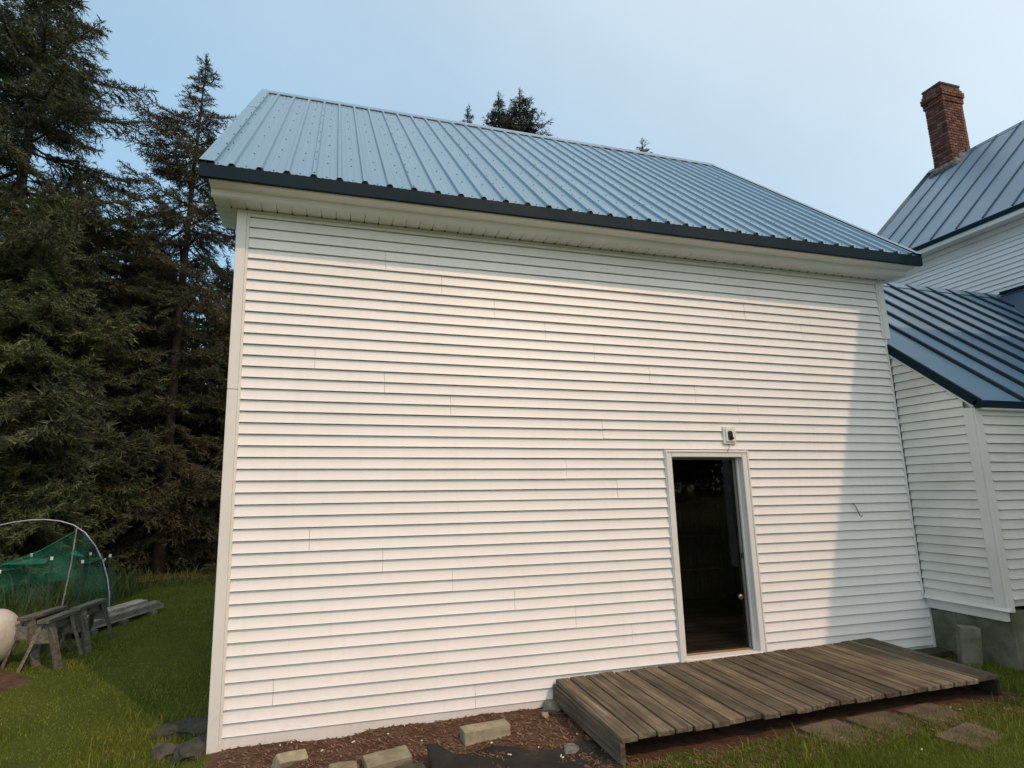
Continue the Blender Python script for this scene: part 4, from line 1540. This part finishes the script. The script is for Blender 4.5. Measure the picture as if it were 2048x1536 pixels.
sawhorse((-2.68, 2.99, 0), (-2.56, 3.48, 0), .585, "sawhorse farthest left, next to the white tank", 1)
sawhorse((-2.375, 2.77, 0), (-2.325, 3.18, 0), .58, "nearest sawhorse, in the middle of the three on the lawn", 2)
sawhorse((-2.31, 3.45, 0), (-2.235, 3.90, 0), .585, "sawhorse farthest right, in front of the lumber pile", 3)

# ------------------------------------------------------------------ lumber pile
lp0, lp1 = Vector((-2.74, 4.18, 0)), Vector((-2.06, 5.86, 0))
dl = (lp1 - lp0).normalized()
sl_ = Vector((dl.y, -dl.x, 0))
k = 0
for q in (.25, .85, 1.5):
    c = lp0 + dl * q
    z = gz(c.x, c.y)
    mb = MB()
    mb.bar(c - sl_ * .32 + Vector((0, 0, z + .03)), c + sl_ * .28 + Vector((0, 0, z + .03)), .09, .08)
    tag(mb.build("bearer", M['darkgreywood']), "short timber bearer on the grass under the %s of the lumber pile" % {.25: "near end", .85: "middle", 1.5: "far end"}[q], "timber", "bearers under the lumber pile")
zl = gz(-2.5, 5.5) + .075
for layer in range(4):
    nbd = 4 if layer < 3 else 2
    for j in range(nbd):
        off = -.20 + j * .115 + random.uniform(-.012, .012) + (.06 if layer == 3 else 0)
        s0 = random.uniform(-.12, .15)
        s1 = 1.74 + random.uniform(-.20, .12)
        a = lp0 + dl * s0 + sl_ * off
        b = lp0 + dl * s1 + sl_ * (off + random.uniform(-.02, .02))
        h = .032
        zz = zl + layer * .040 + h / 2
        mb = MB()
        mb.bar(a + Vector((0, 0, zz)), b + Vector((0, 0, zz + random.uniform(0, .004))), .105, h)
        lay = ("bottom", "second", "third", "top")[layer]
        pos = ("on the garden side", "second from the garden side", "second from the lawn side", "on the lawn side")[j if nbd == 4 else (0 if j == 0 else 3)]
        tag(mb.build("board", M['greywood']), "silvery weathered board in the %s layer of the lumber pile, %s" % (lay, pos), "board", "boards of the lumber pile")

# ------------------------------------------------------------------ netted garden tunnel
nt_ = empty("garden_net_tunnel", (-4.4, 6.2, gz(-4.4, 6.2)), "garden tunnel of a pale plastic hoop with green netting", "garden tunnel")
hoop = [(-2.80, 6.0, gz(-2.8, 6) - .05), (-2.83, 6, .35), (-2.88, 6, .62), (-2.985, 6.0, .934), (-3.12, 6, 1.19), (-3.30, 6.0, 1.422), (-3.49, 6, 1.56), (-3.705, 6.0, 1.633), (-3.93, 6, 1.665), (-4.162, 6.0, 1.662), (-4.40, 6, 1.63), (-4.597, 6.0, 1.588), (-4.9, 6, 1.46), (-5.2, 6, 1.24), (-5.5, 6, .90), (-5.72, 6, .5), (-5.82, 6, .0)]
MB().tube(hoop, .010, 8).build("hoop", M['pvc'], nt_, smooth=True)
MB().tube([(-3.43, 5.99, 1.50), (-3.45, 5.96, .9), (-3.52, 5.9, .0)], .012, 6).build("stake", M['greywood'], nt_)
MB().tube([(-2.965, 5.985, .90), (-2.935, 5.975, .955)], .018, 6).build("clip", M['white'], nt_)


def net_sheet(fn, nu, nv_):
    us = np.linspace(0, 1, nu)
    ws = np.linspace(0, 1, nv_)
    U, W = np.meshgrid(us, ws)
    P = np.array([fn(u, w) for u, w in zip(U.ravel(), W.ravel())])
    ii, jj = np.meshgrid(np.arange(nu - 1), np.arange(nv_ - 1))
    q0 = (jj * nu + ii).ravel()
    return P, np.stack([q0, q0 + 1, q0 + nu + 1, q0 + nu], 1)


def netA(u, w):      # hangs from the hoop shoulder and sags to the left
    x = -3.42 - 1.9 * u
    ztop = 1.44 - .62 * u ** .8 - .10 * math.sin(math.pi * u)
    z = ztop * (1 - w) + (.62 - .12 * u) * w
    y = 5.93 - .25 * u + .10 * w + .05 * math.sin(9 * u + 4 * w) + .03 * math.sin(21 * u)
    return (x, y, z)


def netB(u, w):      # right cheek down to the hoop foot
    x0, z0 = -3.42, 1.44
    hx = np.interp(w, [0, .35, .7, 1], [-3.30, -3.0, -2.90, -2.84])
    hz = np.interp(w, [0, .35, .7, 1], [1.41, .96, .68, .42])
    lx, lz = -3.42 - .08 * w, 1.44 * (1 - w) + .40 * w
    return (lx * (1 - u) + hx * u, 5.95 + .06 * math.sin(7 * u + 5 * w), lz * (1 - u) + hz * u)


def netC(u, w):      # low skirt behind
    x = -2.86 - 2.5 * u
    z = (.72 + .05 * math.sin(8 * u)) * (1 - w) + .12 * w
    return (x, 6.35 + .25 * u + .05 * math.sin(12 * u + 3 * w), z)


def netD(u, w):      # gathered swag between the stake and the hoop
    x = -3.45 + .52 * u
    zt = 1.10 - .16 * u - .07 * math.sin(math.pi * u)
    return (x, 5.92 + .05 * math.sin(10 * u + 6 * w), zt + (.05 + .03 * u) * (1 - w) - .05 * w)


def netE(u, w):      # gathered fold along the low left edge
    x = -3.75 - 1.6 * u
    zt = .98 - .10 * u - .05 * math.sin(math.pi * u)
    return (x, 5.80 - .2 * u + .04 * math.sin(12 * u + 5 * w), zt + .07 * (1 - w) - .05 * w)


for fn, nm in ((netA, 'net'), (netB, 'net_thin'), (netC, 'net_thin'), (netD, 'net'), (netE, 'net')):
    P_, F_ = net_sheet(fn, 40, 16)
    org = P_.mean(0)
    link("netting", np_mesh("netting", P_ - org, F_, M[nm], True), nt_, tuple(org))
MB().tube([(-3.43, 5.95, 1.45), (-4.0, 5.85, 1.08), (-4.6, 5.78, .86), (-5.3, 5.7, .74)], .006, 6).build("net_cord", M['net_cord'], nt_)
for (x, y, h) in ((-2.92, 6.15, .98), (-3.12, 5.55, .95), (-3.62, 5.65, 1.02), (-4.05, 5.05, .9), (-4.35, 6.6, 1.0), (-3.55, 7.0, .95)):
    g0 = gz(x, y)
    ps = empty("fence_post", (x, y, g0))
    d_ = "by the hoop foot" if x == -2.92 else ("in front of the hoop foot" if x == -3.12 else ("below the net's shoulder" if x == -3.62 else ("nearest the tank" if x == -4.05 else ("deep inside the net at the left" if x == -4.35 else "behind the net near its right cheek"))))
    tag(ps, "dark green metal garden post " + d_, "post", "garden posts of the netted bed")
    mb = MB()
    mb.box(x - .018, x + .018, y - .004, y + .004, g0 - .1, g0 + h).box(x - .004, x + .004, y + .004, y + .03, g0 - .1, g0 + h)
    mb.build("shaft", M['tpost'], ps)
    MB().box(x - .019, x + .019, y - .0055, y + .005, g0 + h - .05, g0 + h + .004).build("painted_tip", M['white'], ps)

# ------------------------------------------------------------------ spruces
def branch_template(L, seed, tuft, dens, droop):
    """needle-clad bough along +x: triangles (n,3,3) for foliage and a list of wood segments"""
    r = np.random.default_rng(seed)
    tris = []
    segs = []
    t = np.linspace(0, 1, 9)
    ax_ = np.stack([t * L, .05 * L * np.sin(t * 3 + seed), L * (-droop * t + droop * .75 * t ** 2.4)], 1)
    segs.append((ax_, .013 * L + .006))
    tw = []
    n_side = int(9 + 11 * L * dens)
    for k in range(n_side):
        u = .10 + .88 * (k + r.uniform(0, 1)) / n_side
        p = np.array([np.interp(u, t, ax_[:, i]) for i in range(3)])
        side = 1 if k % 2 else -1
        ln = (L * .36 * (1 - u) ** .8 + .10) * r.uniform(.7, 1.25)
        ang = math.radians(r.uniform(40, 65)) * side
        dr_ = r.uniform(.2, .8)
        m_ = 5
        s = np.linspace(0, 1, m_)
        q = np.stack([p[0] + ln * s * math.cos(ang), p[1] + ln * s * math.sin(ang), p[2] - dr_ * ln * s ** 1.5 + .03 * s], 1)
        tw.append((q, ln))
        if ln > .35:
            for _ in range(int(ln * 6 * dens)):
                s0 = r.uniform(.2, .9)
                pp_ = np.array([np.interp(s0, s, q[:, i]) for i in range(3)])
                a2 = ang + math.radians(r.uniform(30, 60)) * r.choice([-1, 1])
                l2 = r.uniform(.10, .24)
                s2 = np.linspace(0, 1, 3)
                tw.append((np.stack([pp_[0] + l2 * s2 * math.cos(a2), pp_[1] + l2 * s2 * math.sin(a2), pp_[2] - r.uniform(.1, .7) * l2 * s2], 1), l2))
    tw.append((ax_[3:], L * .66))
    for q, ln in tw:
        n = max(5, int(ln / tuft * 5.2 * dens))
        s = (np.arange(n) + r.uniform(0, 1, n)) / n
        tt = np.linspace(0, 1, len(q))
        base_ = np.stack([np.interp(s, tt, q[:, i]) for i in range(3)], 1)
        dirv = q[-1] - q[0]
        dirv = dirv / (np.linalg.norm(dirv) + 1e-9)
        nd = dirv[None, :] * .8 + r.normal(0, .5, (n, 3)) + np.array([0, 0, .10])
        nd /= np.linalg.norm(nd, axis=1, keepdims=True)
        ln2 = tuft * r.uniform(.7, 1.35, (n, 1))
        wv_ = np.cross(nd, r.normal(0, 1, (n, 3)))
        wv_ /= np.linalg.norm(wv_, axis=1, keepdims=True) + 1e-9
        wv_ *= tuft * .105 * r.uniform(.7, 1.3, (n, 1))
        tris.append(np.stack([base_ - wv_, base_ + wv_, base_ + nd * ln2], 1))
    return np.concatenate(tris), segs


def spruce(x, y, h, slope, rmax, mat, label, seed, tuft=.10, dens=1.0, whorl=.36, base_h=.6, lean=(0, 0), dead_below=0.0, group="spruces beyond the lawn", trunk_r=None, ragged=0.0):
    r = np.random.default_rng(seed)
    z0 = gz(x, y)
    root = empty("spruce_tree", (x, y, z0), label, "tree", group)
    zs = np.linspace(0, 1, 14)
    tr = trunk_r or h * .0125
    tp = [(lean[0] * s ** 1.3 + .02 * h * .1 * math.sin(s * 5 + seed), lean[1] * s ** 1.3, h * s - (.2 if s == 0 else 0)) for s in zs]
    mb = MB()
    mb.tube(tp, [tr * (1.25 if s == 0 else 1) * (1 - s * .96) + .006 for s in zs], 10)
    tmpl = {}
    fol = []
    zc_ = base_h
    tpn = np.array(tp)
    while zc_ < h - .15:
        s = zc_ / h
        px = np.interp(s, zs, tpn[:, 0])
        py = np.interp(s, zs, tpn[:, 1])
        env = min(rmax, slope * (h - zc_) + .12) * (1 + .12 * math.sin(zc_ * 1.9 + seed))
        nb = int(r.integers(5, 8)) if env > .5 else 5
        if ragged: nb = int(r.integers(3, 6))
        a0 = r.uniform(0, 6.28)
        for k in range(nb):
            L = env * r.uniform(.55 - .25 * ragged, 1.18 + .25 * ragged)
            if L < .18: L = .18
            key = min(4, int(L / .75)), int(r.integers(0, 2))
            Lt = (key[0] + .6) * .75
            if key not in tmpl: tmpl[key] = branch_template(Lt, seed * 31 + key[0] * 7 + key[1], tuft, dens, .42 if key[0] > 1 else .25)
            tri, segs = tmpl[key]
            sc_ = L / Lt
            a = a0 + 6.283 * k / nb + r.uniform(-.3, .3)
            tilt = r.uniform(-.15, .25) + .75 * max(0, s - .55)       # upper boughs reach upwards
            ca, sa = math.cos(a), math.sin(a)
            ct, st_ = math.cos(tilt), math.sin(tilt)
            Rm = np.array([[ca, -sa, 0], [sa, ca, 0], [0, 0, 1]]) @ np.array([[ct, 0, -st_], [0, 1, 0], [st_, 0, ct]])
            o_ = np.array([px, py, zc_ + r.uniform(-.15, .15)])
            bare = zc_ < dead_below
            if not bare or r.random() < .45:
                tq = tri
                if bare: tq = tri[r.random(len(tri)) < .5]
                fol.append((tq * sc_) @ Rm.T + o_)
            for seg, rad_ in segs:
                q = (seg * sc_) @ Rm.T + o_
                mb.tube([tuple(p) for p in q[::2]], [max(.004, rad_ * sc_ * (1 - .85 * i / 4)) for i in range(5)], 4, caps=False)
        zc_ += whorl * r.uniform(.7, 1.3) * (1 if s < .7 else .7)
    # leader
    tri, segs = branch_template(.7, seed + 99, tuft, dens, -.1)
    Rm = np.array([[0, 0, -1], [0, 1, 0], [1, 0, 0]])
    fol.append((tri * .8) @ Rm.T + np.array([tp[-1][0], tp[-1][1], h - .45]))
    T_ = np.concatenate(fol).reshape(-1, 3)
    F_ = np.arange(len(T_)).reshape(-1, 3)
    me = mb.mesh("trunk", M['bark'], fix=False, smooth=True)
    o = bpy.data.objects.new("trunk", me)
    COL.objects.link(o)
    o.parent = root
    o = bpy.data.objects.new("crown", np_mesh("crown", T_, F_, mat))
    COL.objects.link(o)
    o.parent = root
    return len(F_)


tot = 0
A_, B_, C_, F_r = M['needle_a'], M['needle_b'], M['needle_c'], M['needle_far']
tot += spruce(-7.3, 10.2, 18.6, .40, 4.0, A_, "tallest dark spruce at the left edge, its top cut off by the picture", 1, .12, 1.15, .38, .9, (.35, 0), ragged=.4)
tot += spruce(-3.45, 11.0, 15.5, .40, 2.0, B_, "slim brownish spruce with thin crown and visible trunk beside the barn corner", 2, .11, 1.15, .40, .4, (.30, 0), trunk_r=.17, ragged=1.0)
tot += spruce(-5.9, 9.0, 9.4, .55, 2.5, C_, "lower greener spruce whose boughs hang over the net tunnel", 3, .13, 1.15, .30, .4)
tot += spruce(-8.8, 8.4, 12.0, .50, 3.2, C_, "green spruce mostly outside the picture at the left edge", 4, .13, 1.0, .36, .4)
tot += spruce(-2.1, 13.0, 8.8, .50, 2.1, B_, "short spruce half hidden behind the barn's left corner", 5, .13, 1.0, .34, .4)
tot += spruce(-4.9, 13.2, 10.6, .50, 2.5, A_, "mid-height dark spruce behind the slim brownish one", 6, .15, .9, .38, .3)
tot += spruce(-7.6, 14.0, 13.0, .5, 3.2, A_, "dark spruce filling the gap behind the tallest one", 7, .17, .8, .42, .3)
tot += spruce(-.3, 14.6, 7.6, .5, 2.4, A_, "dark young spruce behind the barn", 8, .17, .8, .42, .2)
tot += spruce(-11.5, 13.5, 16.0, .45, 4.0, A_, "broad dark spruce left of the picture's edge", 9, .20, .7, .5, .3)
tot += spruce(-3.4, 17.5, 11.5, .6, 3.0, F_r, "dark spruce in the back row between the front trunks", 10, .22, .7, .45, .2)
tot += spruce(-6.3, 18.5, 12.5, .6, 3.2, F_r, "dark spruce in the back row behind the net tunnel", 11, .22, .7, .45, .2)
tot += spruce(-9.8, 18.5, 11.0, .6, 3.4, F_r, "dark spruce in the back row at the left edge", 12, .24, .7, .45, .2)
tot += spruce(-1.15, 12.2, 9.8, .42, 1.9, A_, "dark spruce rising right behind the barn's left corner post", 13, .13, 1.1, .32, .3)
tot += spruce(-5.2, 12.0, 10.4, .42, 2.0, A_, "dark spruce between the tallest and the slim brownish one", 14, .13, 1.1, .34, .3)
# tops behind the roof
gb = "spruce tops behind the barn roof"
tot += spruce(8.15, 13.1, 18.15, .44, 1.3, F_r, "right one of the twin spruce tops above the ridge", 21, .13, .9, .34, 9.0, group=gb)
tot += spruce(7.28, 13.3, 18.0, .36, 1.0, F_r, "left one of the twin spruce tops above the ridge", 22, .13, .9, .34, 9.0, group=gb)
tot += spruce(6.05, 13.6, 17.35, .42, 1.0, F_r, "small spruce top left of the twin tops above the ridge", 23, .13, .9, .34, 9.0, group=gb)
tot += spruce(13.9, 13.2, 16.9, .5, 1.2, F_r, "tiny spruce tip peeking over the ridge right of the middle", 24, .13, .9, .34, 9.0, group=gb)
print("spruce triangles", tot)


# ------------------------------------------------------------------ broad-leaved trees across the yard, behind the photographer (mirrored in the door glass)
def broadleaf(x, y, h, cr, n, label, seed, low=.25):
    r = np.random.default_rng(seed)
    z0 = gz(x, y)
    root = empty("maple_tree", (x, y, z0), label, "tree", "maples across the yard")
    mb = MB()
    mb.tube([(0, 0, -.2), (.05, 0, h * .3), (.0, .05, h * .6), (.03, 0, h * .85)], [.03 * h * .6, .02 * h * .6, .012 * h * .6, .01], 8)
    cents = []
    for k in range(26):
        a = r.uniform(0, 6.28)
        zz = h * r.uniform(low + .1, .92)
        rr = cr * math.sqrt(max(.05, 1 - ((zz / h - .58) / .48) ** 2)) * r.uniform(.35, .85)
        c = np.array([rr * math.cos(a), rr * math.sin(a), zz])
        cents.append((c, cr * r.uniform(.28, .46)))
        mb.tube([(0, 0, zz * .7), tuple(c * np.array([.6, .6, .92])), tuple(c)], [.03, .018, .006], 5, caps=False)
    pts = []
    for k in range(n):
        c, q = cents[int(r.integers(0, len(cents)))]
        d = r.normal(0, 1, 3)
        d /= np.linalg.norm(d)
        pts.append(c + d * q * r.uniform(.45, 1.0) * np.array([1, 1, .7]))
    P_ = np.array(pts)
    u = r.normal(0, 1, (n, 3))
    u /= np.linalg.norm(u, axis=1, keepdims=True)
    w_ = np.cross(u, r.normal(0, 1, (n, 3)))
    w_ /= np.linalg.norm(w_, axis=1, keepdims=True)
    sz = r.uniform(.05, .10, (n, 1))
    V = np.stack([P_ - u * sz, P_ + w_ * sz * .6, P_ + u * sz, P_ - w_ * sz * .6], 1).reshape(-1, 3)
    F_ = np.arange(len(V)).reshape(-1, 4)
    for nm, me_ in (("trunk", mb.mesh("trunk", M['bark'], fix=False, smooth=True)), ("crown", np_mesh("crown", V, F_, M['leaf']))):
        o = bpy.data.objects.new(nm, me_)
        COL.objects.link(o)
        o.parent = root


broadleaf(11.0, -9.2, 4.4, 1.5, 9000, "small maple across the yard, seen only as a reflection in the door glass", 51, .1)
broadleaf(13.5, -12.5, 7.5, 3.2, 12000, "tall maple across the yard behind the small one", 52, .05)
broadleaf(9.0, -13.5, 7.5, 3.2, 12000, "tall maple across the yard left of the small one", 53, .05)
